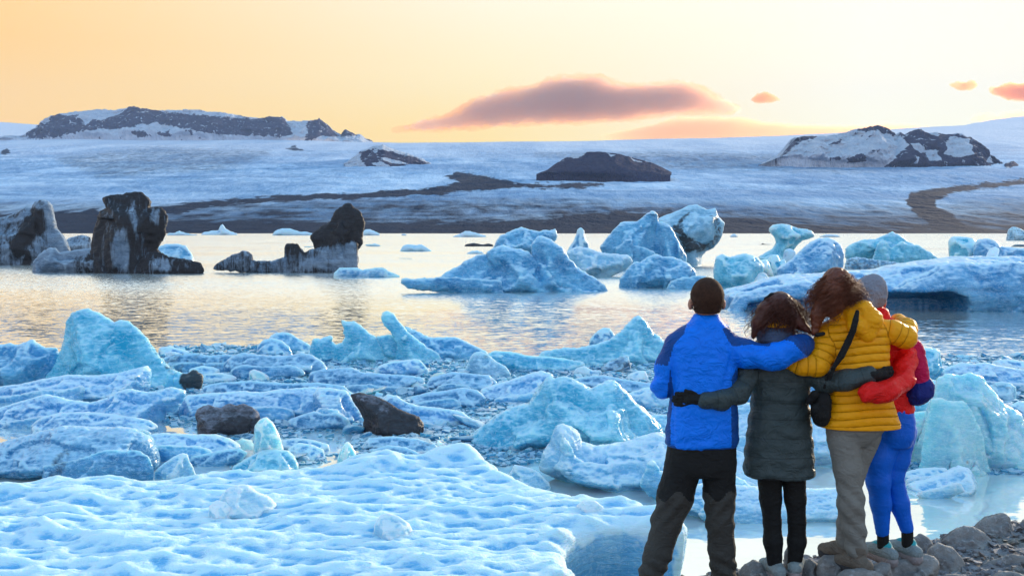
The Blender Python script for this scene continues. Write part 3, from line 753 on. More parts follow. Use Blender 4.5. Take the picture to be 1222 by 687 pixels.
piece('iceberg', 'black iceberg with a rounded leaning tower and a long striped ridge', 'iceberg', 'dirty',
    [([(252, 322), (260, 314), (271, 307), (282, 302), (293, 300), (301, 304), (302, 311), (317, 311), (325, 311), (336, 308), (345, 306), (365, 300), (376, 296), (388, 293), (398, 292), (404, 289), (420, 286), (427, 290), (427, 318), (425, 326)], 0.18, 0, 0.9),
     ([(338, 324), (339, 300), (341, 291), (348, 289), (356, 292), (364, 301), (370, 324)], 0.35, 0.5, 0.8),
     ([(376, 326), (376, 296), (371, 288), (370, 281), (377, 276), (386, 269), (395, 263), (401, 250), (407, 247), (412, 243), (418, 242.5), (423, 247), (431, 254), (436, 265), (433, 278), (433, 290), (428, 298), (426, 326)], 0.30, 0.2, 0.8)], 326,
    dirt=[0.50, (0.95, [(366, 294), (366, 276), (398, 246), (418, 238), (440, 258), (438, 296), (412, 290), (396, 292)]), (0.8, [(338, 288), (360, 288), (364, 302), (340, 304)]), (0.2, [(388, 296), (400, 296), (412, 290), (424, 290), (424, 316), (396, 322), (372, 318), (350, 322)])], amp=0.05, scal=0.06, facet=0.03)
piece('ice_floe', 'light blue low ice slab in front of the leaning black iceberg', 'ice floe', 'blue',
    [([(397, 330), (398, 325), (405, 319), (415, 319), (425, 318), (432, 321), (445, 319), (458, 318), (464, 323), (472, 326), (478, 329), (476, 332), (398, 332)], 0.14)], 331, amp=0.05)
# far little bergs along the shore line
FAR = [
 ('small blue berg far off with two dark stripes left of centre', 'blue', [(475, 300), (480, 293), (488, 291), (497, 292), (503, 291), (508, 294), (514, 298), (520, 300)], 300),
 ('flat dark ice slab afloat between blue bergs in mid lagoon', 'black', [(552, 294), (556, 291), (565, 289.5), (576, 291), (583, 290), (590, 292), (590, 294.5), (553, 294.5)], 294),
 ('low blue berg with a rounded hump far off near centre shore', 'white', [(540, 282), (548, 279), (556, 275), (562, 276), (570, 278), (580, 281), (582, 283), (541, 283)], 283),
 ('tiny pale berg at the far shore in front of dark moraine', 'white', [(476, 281), (480, 278), (485, 279), (490, 281)], 281),
 ('wide pale blue berg between the two black icebergs far behind', 'blue', [(322, 281), (328, 275), (336, 272), (345, 272), (352, 274), (358, 276), (365, 276), (376, 279), (377, 281)], 281),
 ('peaked pale berg with a small tower right of the tallest black iceberg', 'white', [(236, 280), (243, 277), (252, 275), (261, 275), (263, 268), (266, 267), (270, 273), (276, 276), (284, 279), (284, 280.5), (237, 280.5)], 280.5),
 ('low chain of pale ice just right of the flat black head', 'white', [(196, 281), (202, 277), (207, 278), (214, 275), (222, 278), (236, 280), (236, 281)], 281),
 ('pale blue berg peeping out right of the leaning black tower', 'white', [(430, 281), (434, 274), (441, 273), (448, 276), (454, 279), (455, 281)], 281),
 ('grey blue berg at the far shore cut by the right edge', 'ashy', [(1200, 287), (1203, 275), (1208, 270), (1214, 271), (1222, 275), (1235, 280), (1238, 287)], 287),
 ('flat blue ice scrap afloat left of the blue berg chain', 'white', [(556, 302), (562, 299), (570, 298), (577, 301), (580, 303), (557, 303)], 303),
 ('low white scrap behind the black tower waterline', 'white', [(432, 293), (438, 291), (448, 290), (455, 293), (455, 294)], 294),
 ('flat scrap of ice at right of the black ridge far water', 'white', [(356, 296), (364, 293), (375, 293.5), (378, 296)], 296.5),
 ('dark flat scrap on the water beside the mushroom berg', 'black', [(904, 292), (910, 290), (918, 290.5), (921, 292)], 292.5),
 ('small pale berg behind the undercut berg at the shore', 'white', [(868, 283), (873, 279), (878, 278), (881, 282), (883, 283)], 283),
 ('pale ice crumbs at the blue glacier foot right of mushroom berg', 'white', [(974, 283), (980, 281), (988, 279), (1000, 280), (1006, 283)], 283),
 ('flat far scrap left of the long blue berg', 'white', [(470, 309), (478, 307), (492, 307.5), (500, 309.5)], 310),
 ('thin dark floe at the right edge of the lagoon', 'grey', [(1206, 294), (1212, 291), (1222, 291), (1235, 292), (1235, 294.5), (1208, 294.5)], 294.5),
]
for lab, mt, P, yb in FAR:
    piece('distant_berg', lab, 'iceberg', mt, [(P, 0.3)], yb, amp=0.06, res=1.6, dirt=[0.85] if mt in ('black', 'grey') else ([0.3] if mt == 'ashy' else None), scal=0.04)
# centre group
piece('iceberg', 'humped pale berg behind the arched blue berg', 'iceberg', 'blue',
    [([(585, 308), (588, 297), (592, 288), (597, 281), (608, 276), (622, 270.5), (632, 274), (643, 276), (650, 274), (657, 275), (663, 273), (665.5, 281), (662, 290), (670, 308)], 0.3)], 305, amp=0.07, scal=0.07)
piece('iceberg', 'arched blue iceberg with hollowed curls and a long low tongue to the left', 'iceberg', 'blue',
    [([(478, 337), (481, 333), (492, 333), (508, 331), (525, 330), (545, 330), (570, 332), (600, 334), (600, 352), (486, 345)], 0.16, 0.4, 0.9),
     ([(520, 348), (523, 332), (530, 326), (545, 318), (558, 309), (570, 304), (581, 303), (592, 305), (597, 325), (600, 352)], 0.3, 0.8),
     ([(560, 352), (574, 342), (590, 332), (592, 322), (582, 310), (580, 302), (588, 296), (600, 292), (611, 296), (620, 297), (630, 300), (640, 310), (648, 322), (655, 332), (668, 342), (678, 352)], 0.33, 0.0, 0.8),
     ([(620, 352), (628, 330), (634, 306), (634, 292), (638, 284), (644, 281), (653, 283), (664, 290), (673, 297), (680, 308), (689, 318), (700, 326), (713, 333), (722, 341), (733, 349), (730, 352)], 0.28, 0.35, 0.8)], 350,
    amp=0.05, scal=0.085, facet=0.06, res=1.9)
piece('iceberg', 'small blue cone shaped berg with a ragged tip', 'iceberg', 'blue',
    [([(674, 302), (679, 295), (684, 288), (687, 280), (689, 274), (693, 270.5), (697, 275), (699, 283), (702, 290), (705, 302)], 0.4)], 301, amp=0.08)
piece('iceberg', 'white rough snow slope lying left of the big blue block', 'iceberg', 'snowy',
    [([(676, 324), (676, 300), (691, 294), (703, 296), (713, 300), (730, 303), (751, 304), (755, 312), (748, 322), (736, 327), (710, 330), (690, 330)], 0.28)], 331, amp=0.06, scal=0.07)
piece('iceberg', 'big blue block berg with a pointed shoulder above white slope', 'iceberg', 'blue',
    [([(722, 322), (718, 300), (715, 295), (722, 286), (732, 274), (740, 266), (750, 264), (761, 264), (770, 257), (779, 250.5), (785, 256), (786, 265), (784, 278), (786, 322)], 0.33, 0.1, 0.85),
     ([(775, 322), (780, 280), (784, 265), (790, 264), (799, 268), (804, 278), (810, 289), (815, 298), (820, 306), (818, 322)], 0.4, 0.3, 0.8),
     ([(750, 322), (751, 300), (751, 286), (756, 292), (768, 294), (782, 300), (788, 322)], 0.25, -0.4)], 321,
    amp=0.04, scal=0.05, facet=0.07, fine=0.7)
piece('iceberg', 'top heavy berg with ash veins and dark green keel right of the big blue block', 'iceberg', 'ashy',
    [([(780, 300), (784, 262), (793, 257), (802, 254), (812, 250), (821, 245), (831, 243.5), (838, 247), (845, 250), (854, 247.5), (857, 258), (865, 266), (862, 280), (859, 287), (852, 296), (843, 300), (838, 305), (833, 314), (826, 320), (812, 320), (800, 300)], 0.34, 0.2, 0.7)], 317,
    amp=0.04, scal=0.05, facet=0.08, fine=0.7,
    dirt=[0.0, (0.75, [(800, 272), (808, 264), (816, 258), (822, 254), (814, 266), (820, 280), (832, 288), (846, 288), (856, 282), (855, 294), (840, 298), (822, 302), (812, 290)]), (0.5, [(846, 252), (858, 262), (864, 272), (858, 290), (848, 296), (852, 276)])])
piece('iceberg', 'rounded pale blue mound berg low in front of the top heavy berg', 'iceberg', 'blue',
    [([(739, 344), (740, 334), (746, 324), (752, 317), (757, 312), (764, 313), (772, 308), (782, 302.5), (792, 306), (802, 306), (812, 310), (821, 315), (830, 324), (836, 344)], 0.3, 0.2),
     ([(790, 346), (800, 335), (815, 330), (830, 329), (842, 328), (845, 334), (842, 346)], 0.2, 0.0)], 345, amp=0.05, scal=0.08, facet=0.03)
# right group
piece('iceberg', 'smooth turquoise block with a black fleck at the left end of the long floe', 'iceberg', 'teal',
    [([(852, 336), (852, 322), (855, 306), (862, 303), (871, 307), (880, 304), (889, 302), (897, 304), (905, 308), (912, 316), (906, 340), (862, 343)], 0.35, 0, 0.7)], 343, amp=0.03, scal=0.04, facet=0.06,)
piece('iceberg', 'mushroom shaped turquoise berg with a flat tilted cap', 'iceberg', 'teal',
    [([(906, 312), (905, 306), (914, 301), (922, 296), (926, 289), (924, 282), (918, 276), (918, 272), (923, 268), (934, 266.5), (943, 269), (952, 272), (961, 273), (969, 276), (972, 282), (966, 285), (958, 287), (951, 293), (946, 300), (939, 306), (934, 312)], 0.3, 0.3, 0.6)], 313, amp=0.025, scal=0.03, facet=0.03, res=1.7)
piece('ice_block', 'small grey block leaning between mushroom berg and rounded white block', 'ice block', 'grey',
    [([(932, 316), (934, 306), (936, 298), (942, 296), (949, 299), (951, 306), (946, 318)], 0.4)], 318, dirt=[0.1], amp=0.06)
piece('ice_block', 'jagged pair of turquoise cubes below the mushroom berg', 'ice block', 'teal',
    [([(910, 328), (914, 312), (922, 303), (928, 304), (931, 311), (936, 309), (940, 318), (936, 328)], 0.35)], 328, amp=0.05, facet=0.08)
piece('ice_block', 'pale cube shaped lump with a sharp corner beside the turquoise block', 'ice block', 'clear',
    [([(897, 330), (898, 316), (902, 311), (915, 309), (920, 318), (924, 330)], 0.4)], 333, amp=0.04, facet=0.06)
piece('ice_block', 'low rounded heap of pale lumps under the cube shaped one', 'ice block', 'snowy',
    [([(872, 343), (876, 336), (884, 331), (890, 333), (896, 325), (906, 323), (914, 326), (918, 333), (920, 343)], 0.35)], 343, amp=0.06)
piece('iceberg', 'big rounded white blue block standing behind the long floe', 'iceberg', 'white',
    [([(926, 330), (928, 322), (932, 317), (945, 309), (952, 302), (959, 295), (968, 288), (977, 284), (988, 283), (997, 287), (1004, 293), (1007, 303), (1006, 322), (1000, 332)], 0.35, 0, 0.7)], 331, amp=0.03, scal=0.035, facet=0.06)
piece('iceberg', 'long white floe berg with a dark blue undercut wall at right', 'iceberg', 'white',
    [([(858, 362), (861, 350), (870, 345), (890, 341), (912, 334), (935, 329), (965, 327), (1000, 324), (1040, 322), (1070, 316), (1100, 311), (1140, 307), (1180, 306), (1222, 307), (1280, 305), (1340, 310), (1345, 372), (1180, 372), (1050, 372), (960, 368), (900, 366)], 0.5, 0, 0.6),
     ([(1060, 390), (1056, 352), (1080, 334), (1104, 326), (1120, 316), (1150, 313), (1180, 316), (1204, 311), (1240, 316), (1320, 320), (1330, 390)], 0.14, -0.9, 0.8), ([(862, 372), (880, 350), (905, 343), (930, 340), (960, 334), (985, 342), (980, 372)], 0.2, -0.5, 0.8)], 371,
    amp=0.03, scal=0.03, facet=0.06, cuts=120, strat=0.02, p=2.0, res=2.0,
    carve=[([(984, 352), (1000, 344), (1030, 341), (1060, 346), (1090, 347), (1125, 345), (1146, 352), (1150, 362), (1148, 392), (980, 392)], 1.5), ([(890, 360), (920, 355), (984, 356), (984, 392), (880, 392)], 0.6)])
piece('iceberg', 'low cluster of jagged turquoise ice behind the long white floe', 'iceberg', 'teal',
    [([(1008, 306), (1010, 295), (1020, 290), (1030, 286), (1045, 285), (1056, 280), (1065, 276), (1074, 281), (1084, 288), (1092, 292), (1094, 310), (1010, 310)], 0.25, 0.4),
     ([(1036, 312), (1044, 300), (1048, 288), (1056, 287), (1064, 296), (1068, 292), (1076, 287), (1083, 292), (1096, 292), (1108, 300), (1121, 309), (1115, 314), (1040, 316)], 0.2, 0.0)], 314, amp=0.05, scal=0.08, facet=0.08)
piece('ice_floe', 'dirty grey low floe between turquoise cluster and long white floe', 'ice floe', 'grey',
    [([(1006, 320), (1010, 309), (1022, 306), (1040, 309), (1060, 311), (1076, 314), (1080, 320)], 0.2)], 321, dirt=[0.4], amp=0.05)
piece('iceberg', 'pale blue cube berg at right behind the long floe', 'iceberg', 'teal',
    [([(1133, 312), (1133, 300), (1132, 287), (1136, 282), (1148, 282), (1160, 284), (1168, 290), (1170, 312)], 0.35, 0, 0.6)], 313, amp=0.03, facet=0.05)
piece('iceberg', 'rounded pale ice shelf sloping away at the right edge behind the long floe', 'iceberg', 'white',
    [([(1160, 313), (1162, 294), (1166, 286), (1178, 284), (1188, 288), (1196, 294), (1215, 296), (1250, 299), (1300, 303), (1300, 313)], 0.25, 0, 0.7)], 314, amp=0.03, facet=0.03)
x_, y_, z_ = at(1184, 308, dwater(371) + 5.0)
piece('ice_block', 'single small white cube perched on top of the long floe', 'ice block', 'snowy',
    [([(1176, 311), (1178, 302), (1182, 296), (1188, 294), (1193, 297), (1192, 304), (1187, 311)], 0.4)], 0, D0=dwater(371) + 3.2, z0=float(z_) - 0.25, amp=0.05)

# --- near ice field
FIELD = [
 # name, label, category, material, layers, ybase, kwargs
 ('iceberg', 'tall translucent turquoise crystal with a dark muddy toe at far left', 'iceberg', 'mud',
  [([(48, 462), (56, 448), (66, 434), (74, 415), (78, 398), (79, 384), (86, 374), (96, 369), (106, 368), (118, 373), (128, 379), (136, 384), (143, 380), (154, 383), (164, 392), (175, 403), (184, 416), (195, 432), (205, 440), (214, 446), (222, 466), (150, 472)], 0.32, 0, 0.9),
   ([(190, 468), (200, 445), (212, 444), (222, 446), (232, 442), (241, 448), (242, 457), (235, 466)], 0.3, -0.2)], 468, dict(amp=0.03, scal=0.03, facet=0.06, fine=0.8, dirt=[0.0, (0.95, [(216, 446), (226, 438), (250, 442), (250, 466), (226, 470), (214, 456)]), (0.3, [(160, 386), (172, 392), (200, 430), (216, 446), (205, 452), (180, 414)])])),
 ('iceberg', 'lower glassy blue shoulder of ice left of the tall turquoise crystal', 'iceberg', 'blue',
  [([(-40, 462), (-40, 408), (0, 411), (12, 409), (22, 412), (32, 408), (39, 405), (46, 410), (54, 415), (68, 414), (72, 430), (64, 450), (50, 462)], 0.3)], 462, dict(amp=0.05, scal=0.06, facet=0.04)),
 ('ice_floe', 'snowy floe with a ragged right rim in front of the turquoise crystal', 'ice floe', 'white',
  [([(-60, 480), (-50, 464), (0, 461), (25, 458), (50, 452), (80, 447), (110, 448), (140, 445), (160, 440), (172, 437), (179, 441), (180, 452), (178, 466), (170, 478), (100, 482)], 0.22, 0, 0.6)], 480, dict(amp=0.05, scal=0.05)),
 ('ice_floe', 'long blue floe whose right end rises into a hooked beak', 'ice floe', 'white',
  [([(-60, 506), (-60, 492), (0, 486), (30, 477), (56, 470), (80, 476), (108, 480), (128, 474), (140, 467), (155, 463), (168, 467), (186, 467), (204, 461), (222, 466), (220, 476), (214, 484), (208, 492), (198, 490), (194, 508), (100, 512)], 0.18, 0, 0.7)], 510, dict(amp=0.04, scal=0.045)),
 ('ice_floe', 'smooth low floe lying close under the hooked beak floe', 'ice floe', 'white',
  [([(34, 516), (38, 506), (50, 497), (72, 492), (100, 491), (130, 493), (155, 497), (178, 501), (188, 508), (190, 518), (60, 520)], 0.22, 0, 0.8)], 519, dict(amp=0.05, scal=0.05)),
 ('ice_floe', 'large left floe with a smooth overhang and a dirty hollow', 'ice floe', 'grey',
  [([(-80, 572), (-80, 540), (0, 528), (25, 521), (50, 514), (75, 508), (100, 509), (120, 511), (140, 509), (160, 512), (176, 520), (186, 535), (190, 552), (184, 574), (80, 578)], 0.26, 0, 0.75)], 576, dict(amp=0.05, scal=0.05, dirt=[0.0, (0.42, [(52, 574), (60, 552), (74, 536), (90, 532), (84, 546), (72, 566), (70, 576)])])),
 ('ice_floe', 'frosty floe right of the large left floe below the gritty lump', 'ice floe', 'white',
  [([(150, 546), (165, 520), (195, 516), (230, 518), (258, 518), (276, 524), (287, 532), (284, 540), (262, 546), (210, 552)], 0.25, 0, 0.8)], 549, dict(amp=0.06, scal=0.06)),
 ('ice_chunk', 'low crumbly ice bar left of the backlit clear crystal', 'ice chunk', 'grey',
  [([(222, 556), (228, 544), (250, 540), (270, 536), (285, 534), (296, 540), (290, 548), (262, 556)], 0.25)], 557, dict(amp=0.08, dirt=[0.0])),
 ('ice_chunk', 'white fin of ice rising behind the front floe at left', 'ice chunk', 'snowy',
  [([(182, 574), (186, 560), (196, 552), (208, 544), (218, 540), (224, 542), (226, 550), (230, 556), (240, 568), (240, 575)], 0.35, 0, 0.8)], 574, dict(amp=0.03, facet=0.04)),
 ('ice_crystal', 'upright clear ice crystal leaning on the turquoise wedge', 'ice crystal', 'clear',
  [([(303, 545), (303, 522), (304, 508), (310, 500), (318, 497), (326, 505), (333, 518), (338, 535), (338, 548)], 0.4, 0.4, 0.5)], 560, dict(amp=0.02, facet=0.05, scal=0.02)),
 ('ice_crystal', 'low turquoise glass wedge under the upright clear crystal', 'ice crystal', 'teal',
  [([(268, 564), (278, 556), (290, 549), (300, 543), (312, 538), (330, 536), (344, 538), (352, 546), (356, 556), (354, 562), (300, 568)], 0.3, 0, 0.6)], 565, dict(amp=0.03, facet=0.06, scal=0.03)),
 ('ice_crystal', 'pale cone of clear ice standing behind the front floe near the middle', 'ice crystal', 'clear',
  [([(400, 556), (403, 545), (408, 533), (414, 526), (419, 530), (425, 541), (430, 554), (430, 558)], 0.4, 0, 0.6)], 558, dict(amp=0.02, facet=0.05, scal=0.02)),
 ('dark_ice_lump', 'grey gritty ice lump with a glassy right corner', 'ice lump', 'black',
  [([(236, 519), (236, 504), (232, 496), (236, 487), (248, 483), (256, 486), (264, 486), (272, 481), (282, 484), (290, 482), (300, 485), (309, 493), (310, 503), (304, 516), (286, 522), (256, 521)], 0.3, 0, 0.7)], 521, dict(amp=0.07, scal=0.09, dirt=[0.35, (0.8, [(250, 520), (256, 506), (280, 496), (300, 500), (300, 522)])])),
 ('dark_ice_lump', 'blackest muddy ice wedge with a hollow side, centre of the ice field', 'ice lump', 'black',
  [([(430, 520), (434, 500), (428, 488), (421, 478), (419, 471), (428, 469), (444, 471), (454, 475), (464, 480), (476, 488), (490, 494), (500, 497), (506, 506), (505, 516), (494, 523), (474, 522), (452, 520)], 0.33, 0, 0.7)], 522, dict(amp=0.05, scal=0.08, dirt=[0.9, (0.45, [(420, 470), (444, 470), (468, 484), (462, 494), (440, 484)])])),
 # behind
 ('ice_floe', 'thin blue slab showing right of the turquoise crystal at the water', 'ice floe', 'white',
  [([(186, 424), (190, 414), (202, 413), (216, 416), (228, 420), (232, 426)], 0.25)], 426, dict(amp=0.04)),
 ('ice_floe', 'long grubby grey blue floe behind the thin crystals at left', 'ice floe', 'grey',
  [([(190, 438), (196, 426), (210, 422), (235, 421), (250, 424), (268, 422), (285, 424), (300, 430), (306, 440), (280, 446), (220, 446)], 0.2)], 446, dict(amp=0.06, dirt=[0.25])),
 ('ice_floe', 'lumpy blue floe with a folded crest left of middle', 'ice floe', 'grey',
  [([(262, 448), (268, 432), (278, 424), (290, 420), (308, 423), (325, 424), (345, 424), (362, 420), (374, 424), (386, 432), (392, 442), (350, 450), (300, 452)], 0.25)], 451, dict(amp=0.06, scal=0.08, dirt=[0.0])),
 ('ice_chunk', 'rounded blue hump at the back edge of the field, left of the turquoise crest', 'ice chunk', 'blue',
  [([(304, 426), (307, 412), (314, 405), (325, 403), (336, 406), (346, 414), (352, 424)], 0.35)], 426, dict(amp=0.05)),
 ('ice_chunk', 'deep blue slab leaning behind the rounded blue hump', 'ice chunk', 'blue',
  [([(318, 420), (321, 402), (328, 397), (340, 396), (348, 398), (356, 404), (366, 409), (373, 414), (372, 422)], 0.3)], 420, dict(amp=0.05, facet=0.04)),
 ('ice_crystal', 'small square clear ice piece tilted on the blue field', 'ice crystal', 'clear',
  [([(328, 443), (326, 432), (330, 429), (342, 430), (350, 437), (350, 443)], 0.4)], 444, dict(amp=0.03, facet=0.05)),
 ('ice_crystal', 'white shark fin shaped crystal left of the square clear piece', 'ice crystal', 'clear',
  [([(297, 455), (297, 443), (303, 440), (312, 443), (320, 448), (326, 455)], 0.35)], 455, dict(amp=0.02, facet=0.04)),
 ('ice_chunk', 'pale rounded lump right of the muddy toe', 'ice chunk', 'white',
  [([(222, 450), (226, 440), (240, 436), (254, 437), (262, 441), (264, 450)], 0.35)], 451, dict(amp=0.05)),
 ('ice_chunk', 'thin pointed ice blade lying right of the muddy toe', 'ice chunk', 'white',
  [([(238, 454), (244, 446), (262, 444), (276, 447), (284, 450), (270, 456), (246, 457)], 0.25)], 457, dict(amp=0.04)),
 ('ice_floe', 'flat slush blue floe behind the long smooth floe', 'ice floe', 'grey',
  [([(236, 470), (244, 460), (262, 456), (300, 454), (345, 457), (380, 456), (410, 460), (420, 468), (380, 474), (280, 476)], 0.18)], 475, dict(amp=0.05, scal=0.05, dirt=[0.0])),
 ('ice_floe', 'long smooth rounded floe behind the gritty lump', 'ice floe', 'white',
  [([(212, 500), (214, 484), (222, 472), (245, 469), (270, 468), (290, 466), (310, 468), (335, 464), (365, 462), (388, 462), (412, 466), (432, 472), (438, 488), (432, 496), (330, 502), (240, 502)], 0.2, 0, 0.8)], 501, dict(amp=0.05, scal=0.06)),
 ('ice_chunk', 'smooth egg shaped hump in front of the long rounded floe', 'ice chunk', 'white',
  [([(296, 494), (302, 483), (314, 474), (326, 471), (338, 473), (348, 480), (354, 492), (350, 496)], 0.3)], 498, dict(amp=0.03)),
 ('ice_floe', 'scalloped pale floe left of the blackest wedge', 'ice floe', 'white',
  [([(372, 506), (374, 470), (380, 462), (396, 463), (414, 466), (420, 476), (430, 490), (438, 500), (434, 507), (400, 509)], 0.3)], 508, dict(amp=0.06, scal=0.08)),
 ('ice_chunk', 'glassy rubble heap right of the clear crystal', 'ice chunk', 'grey',
  [([(336, 512), (345, 500), (362, 494), (376, 490), (386, 494), (402, 492), (414, 498), (420, 508), (380, 514)], 0.3)], 514, dict(amp=0.09, scal=0.09, dirt=[0.15])),
 ('ice_floe', 'low blue tongue of ice behind the front floe right of the clear crystal', 'ice floe', 'white',
  [([(340, 548), (344, 534), (356, 528), (372, 530), (386, 536), (390, 546), (370, 550)], 0.25)], 550, dict(amp=0.04)),
 ('ice_floe', 'pale slab with a thin right tip above the low blue tongue', 'ice floe', 'white',
  [([(330, 534), (338, 524), (356, 522), (376, 525), (392, 530), (398, 536), (360, 540)], 0.2)], 540, dict(amp=0.04)),
 ('ice_ridge', 'turquoise crest with a notched arch at the back edge of the field', 'iceberg', 'teal',
  [([(366, 432), (370, 416), (374, 403), (382, 404), (390, 401), (398, 400), (396, 407), (401, 411), (408, 409), (412, 402), (409, 396), (411, 392), (408, 388), (407, 380), (414, 384), (423, 383), (432, 389), (440, 397), (450, 402), (460, 412), (476, 422), (486, 432)], 0.22, 0, 0.7)], 433, dict(amp=0.02, scal=0.03, facet=0.03, res=1.6)),
 ('ice_spire', 'leaning pale blue spire shaped like a fin with a rounded tip', 'iceberg', 'teal',
  [([(468, 432), (474, 412), (466, 396), (458, 388), (454, 380), (456, 373), (462, 370.5), (470, 374), (476, 383), (485, 394), (497, 404), (510, 413), (524, 422), (536, 431)], 0.2, 0, 0.7),
   ([(440, 432), (446, 402), (466, 398), (490, 415), (505, 432)], 0.2, 0.9)], 433, dict(amp=0.015, scal=0.02, facet=0.02, res=1.6)),
 ('ice_ridge', 'long deep blue ridge sloping down right behind the leaning spire', 'iceberg', 'blue',
  [([(500, 430), (488, 405), (482, 388), (492, 392), (504, 398), (516, 403), (532, 402), (545, 402), (556, 408), (570, 414), (582, 420), (596, 426), (600, 434), (540, 436)], 0.25, 0.6)], 432, dict(amp=0.03, scal=0.05)),
 ('ice_chunk', 'pinkish white capped block with a dark pebble on top', 'ice chunk', 'ashy',
  [([(552, 450), (556, 438), (560, 428), (566, 420), (574, 419), (584, 424), (592, 431), (604, 437), (610, 446), (606, 452)], 0.3)], 452, dict(amp=0.03, dirt=[0.0, (0.3, [(566, 422), (584, 422), (594, 432), (580, 430)])])),
 ('ice_ridge', 'low turquoise ridge with white crest streaks right of the deep blue ridge', 'iceberg', 'teal',
  [([(580, 438), (576, 424), (590, 418), (610, 419), (632, 424), (655, 425), (680, 428), (696, 431), (699, 436), (680, 441), (620, 443)], 0.2)], 443, dict(amp=0.03, scal=0.05)),
 ('iceberg', 'pale triangular peak left of the man with the blue jacket', 'iceberg', 'teal',
  [([(640, 428), (646, 420), (665, 416), (690, 415), (708, 411), (725, 406), (740, 396), (748, 387), (755, 380), (762, 377), (768, 380), (773, 388), (780, 397), (790, 403), (797, 410), (812, 420), (815, 432), (770, 437), (720, 436)], 0.28, 0, 0.9)], 437, dict(amp=0.02, scal=0.03, facet=0.03)),
 ('iceberg', 'small blue knob behind the pale triangular peak', 'iceberg', 'blue',
  [([(699, 420), (704, 404), (712, 395), (720, 391), (728, 391.5), (734, 400), (738, 420)], 0.35)], 416, dict(amp=0.03)),
 ('ice_chunk', 'dirty little shard pile at the foot of the pale triangular peak', 'ice chunk', 'grey',
  [([(716, 441), (724, 432), (738, 426), (750, 424), (752, 434), (756, 442), (735, 445)], 0.3)], 445, dict(amp=0.05, dirt=[0.5], facet=0.05)),
 ('ice_chunk', 'small white block on the brash beside the man with the blue jacket', 'ice chunk', 'snowy',
  [([(746, 452), (750, 446), (762, 442), (770, 442), (774, 450), (771, 455), (750, 455)], 0.35)], 455, dict(amp=0.04)),
 ('ice_chunk', 'low pale bar left of the dirty shard pile', 'ice chunk', 'white',
  [([(682, 446), (688, 438), (698, 436), (706, 441), (718, 441), (720, 447), (700, 449)], 0.25)], 449, dict(amp=0.05)),
 ('ice_floe', 'wide grey blue floe with flowing streaks below the turquoise crest', 'ice floe', 'grey',
  [([(366, 462), (370, 444), (385, 440), (420, 438), (432, 444), (465, 446), (492, 448), (508, 452), (504, 460), (470, 466), (400, 468)], 0.2)], 468, dict(amp=0.05, dirt=[0.05])),
 ('ice_chunk', 'smooth pale blue bump above the glassy ball', 'ice chunk', 'white',
  [([(444, 446), (452, 436), (466, 431), (485, 429), (500, 428), (508, 436), (514, 446), (480, 450)], 0.25)], 450, dict(amp=0.03)),
 ('ice_ball', 'round glassy ice ball in the middle of the field', 'ice chunk', 'teal',
  [([(487, 466), (486, 458), (490, 452), (497, 449.5), (504, 452), (508, 458), (507, 466)], 0.5)], 466, dict(amp=0.02)),
 ('ice_floe', 'bumpy long floe running right of the blackest wedge', 'ice floe', 'white',
  [([(448, 502), (452, 480), (462, 470), (474, 472), (486, 480), (500, 484), (530, 487), (552, 491), (562, 499), (556, 508), (510, 512)], 0.22)], 511, dict(amp=0.06, scal=0.07)),
 ('ice_floe', 'streaky blue floe above the bumpy long floe', 'ice floe', 'grey',
  [([(486, 486), (490, 473), (510, 468), (530, 466), (552, 462), (570, 465), (580, 474), (578, 484), (540, 488)], 0.25)], 488, dict(amp=0.06, scal=0.07, dirt=[0.05])),
 ('ice_floe', 'dark blue floe just below the white capped block', 'ice floe', 'grey',
  [([(506, 462), (514, 450), (540, 443), (560, 445), (584, 448), (594, 456), (590, 466), (540, 468)], 0.25)], 468, dict(amp=0.05, dirt=[0.1])),
 ('ice_floe', 'knobbly blue white floe left behind the big turquoise mound', 'ice floe', 'white',
  [([(566, 478), (574, 464), (592, 458), (612, 452), (630, 446), (646, 442), (660, 446), (662, 462), (640, 474), (600, 482)], 0.28)], 481, dict(amp=0.07, scal=0.09)),
 ('ice_floe', 'rough slab right behind the big turquoise mound', 'ice floe', 'grey',
  [([(680, 462), (684, 452), (706, 448), (726, 448), (744, 452), (770, 456), (800, 458), (806, 466), (740, 470)], 0.2)], 469, dict(amp=0.05, dirt=[0.05])),
 ('ice_chunk', 'pale flat chunk half hidden behind the blue jacket', 'ice chunk', 'snowy',
  [([(742, 482), (746, 470), (770, 462), (800, 464), (820, 474), (820, 484), (770, 488)], 0.3)], 488, dict(amp=0.05)),
 ('ice_chunk', 'white smooth chunk low beside the big turquoise mound near the jacket', 'ice chunk', 'snowy',
  [([(758, 512), (764, 500), (780, 494), (800, 494), (820, 500), (822, 514), (780, 518)], 0.3)], 517, dict(amp=0.05)),
 ('iceberg', 'big glowing turquoise mound with flowing facets in the middle', 'iceberg', 'teal',
  [([(554, 532), (560, 521), (572, 511), (585, 501), (598, 491), (612, 486), (630, 480), (641, 466), (648, 455), (655, 449), (663, 452), (672, 449), (684, 452), (697, 459), (706, 463), (716, 458), (726, 454), (733, 453), (740, 460), (750, 470), (762, 482), (776, 494), (788, 508), (792, 540), (700, 545), (600, 548)], 0.36, 0, 0.85)], 546, dict(amp=0.04, scal=0.05, facet=0.09, res=1.8)),
 ('ice_floe', 'white snowy berg with a knob like a head in front of the turquoise mound', 'ice floe', 'snowy',
  [([(643, 560), (648, 540), (656, 530), (660, 516), (664, 508), (672, 505), (684, 510), (691, 517), (694, 527), (712, 532), (740, 530), (762, 522), (784, 516), (815, 520), (860, 530), (900, 545), (920, 560), (910, 590), (800, 606), (720, 585)], 0.25, 0, 0.8)], 596, dict(amp=0.045, scal=0.06, res=2.0)),
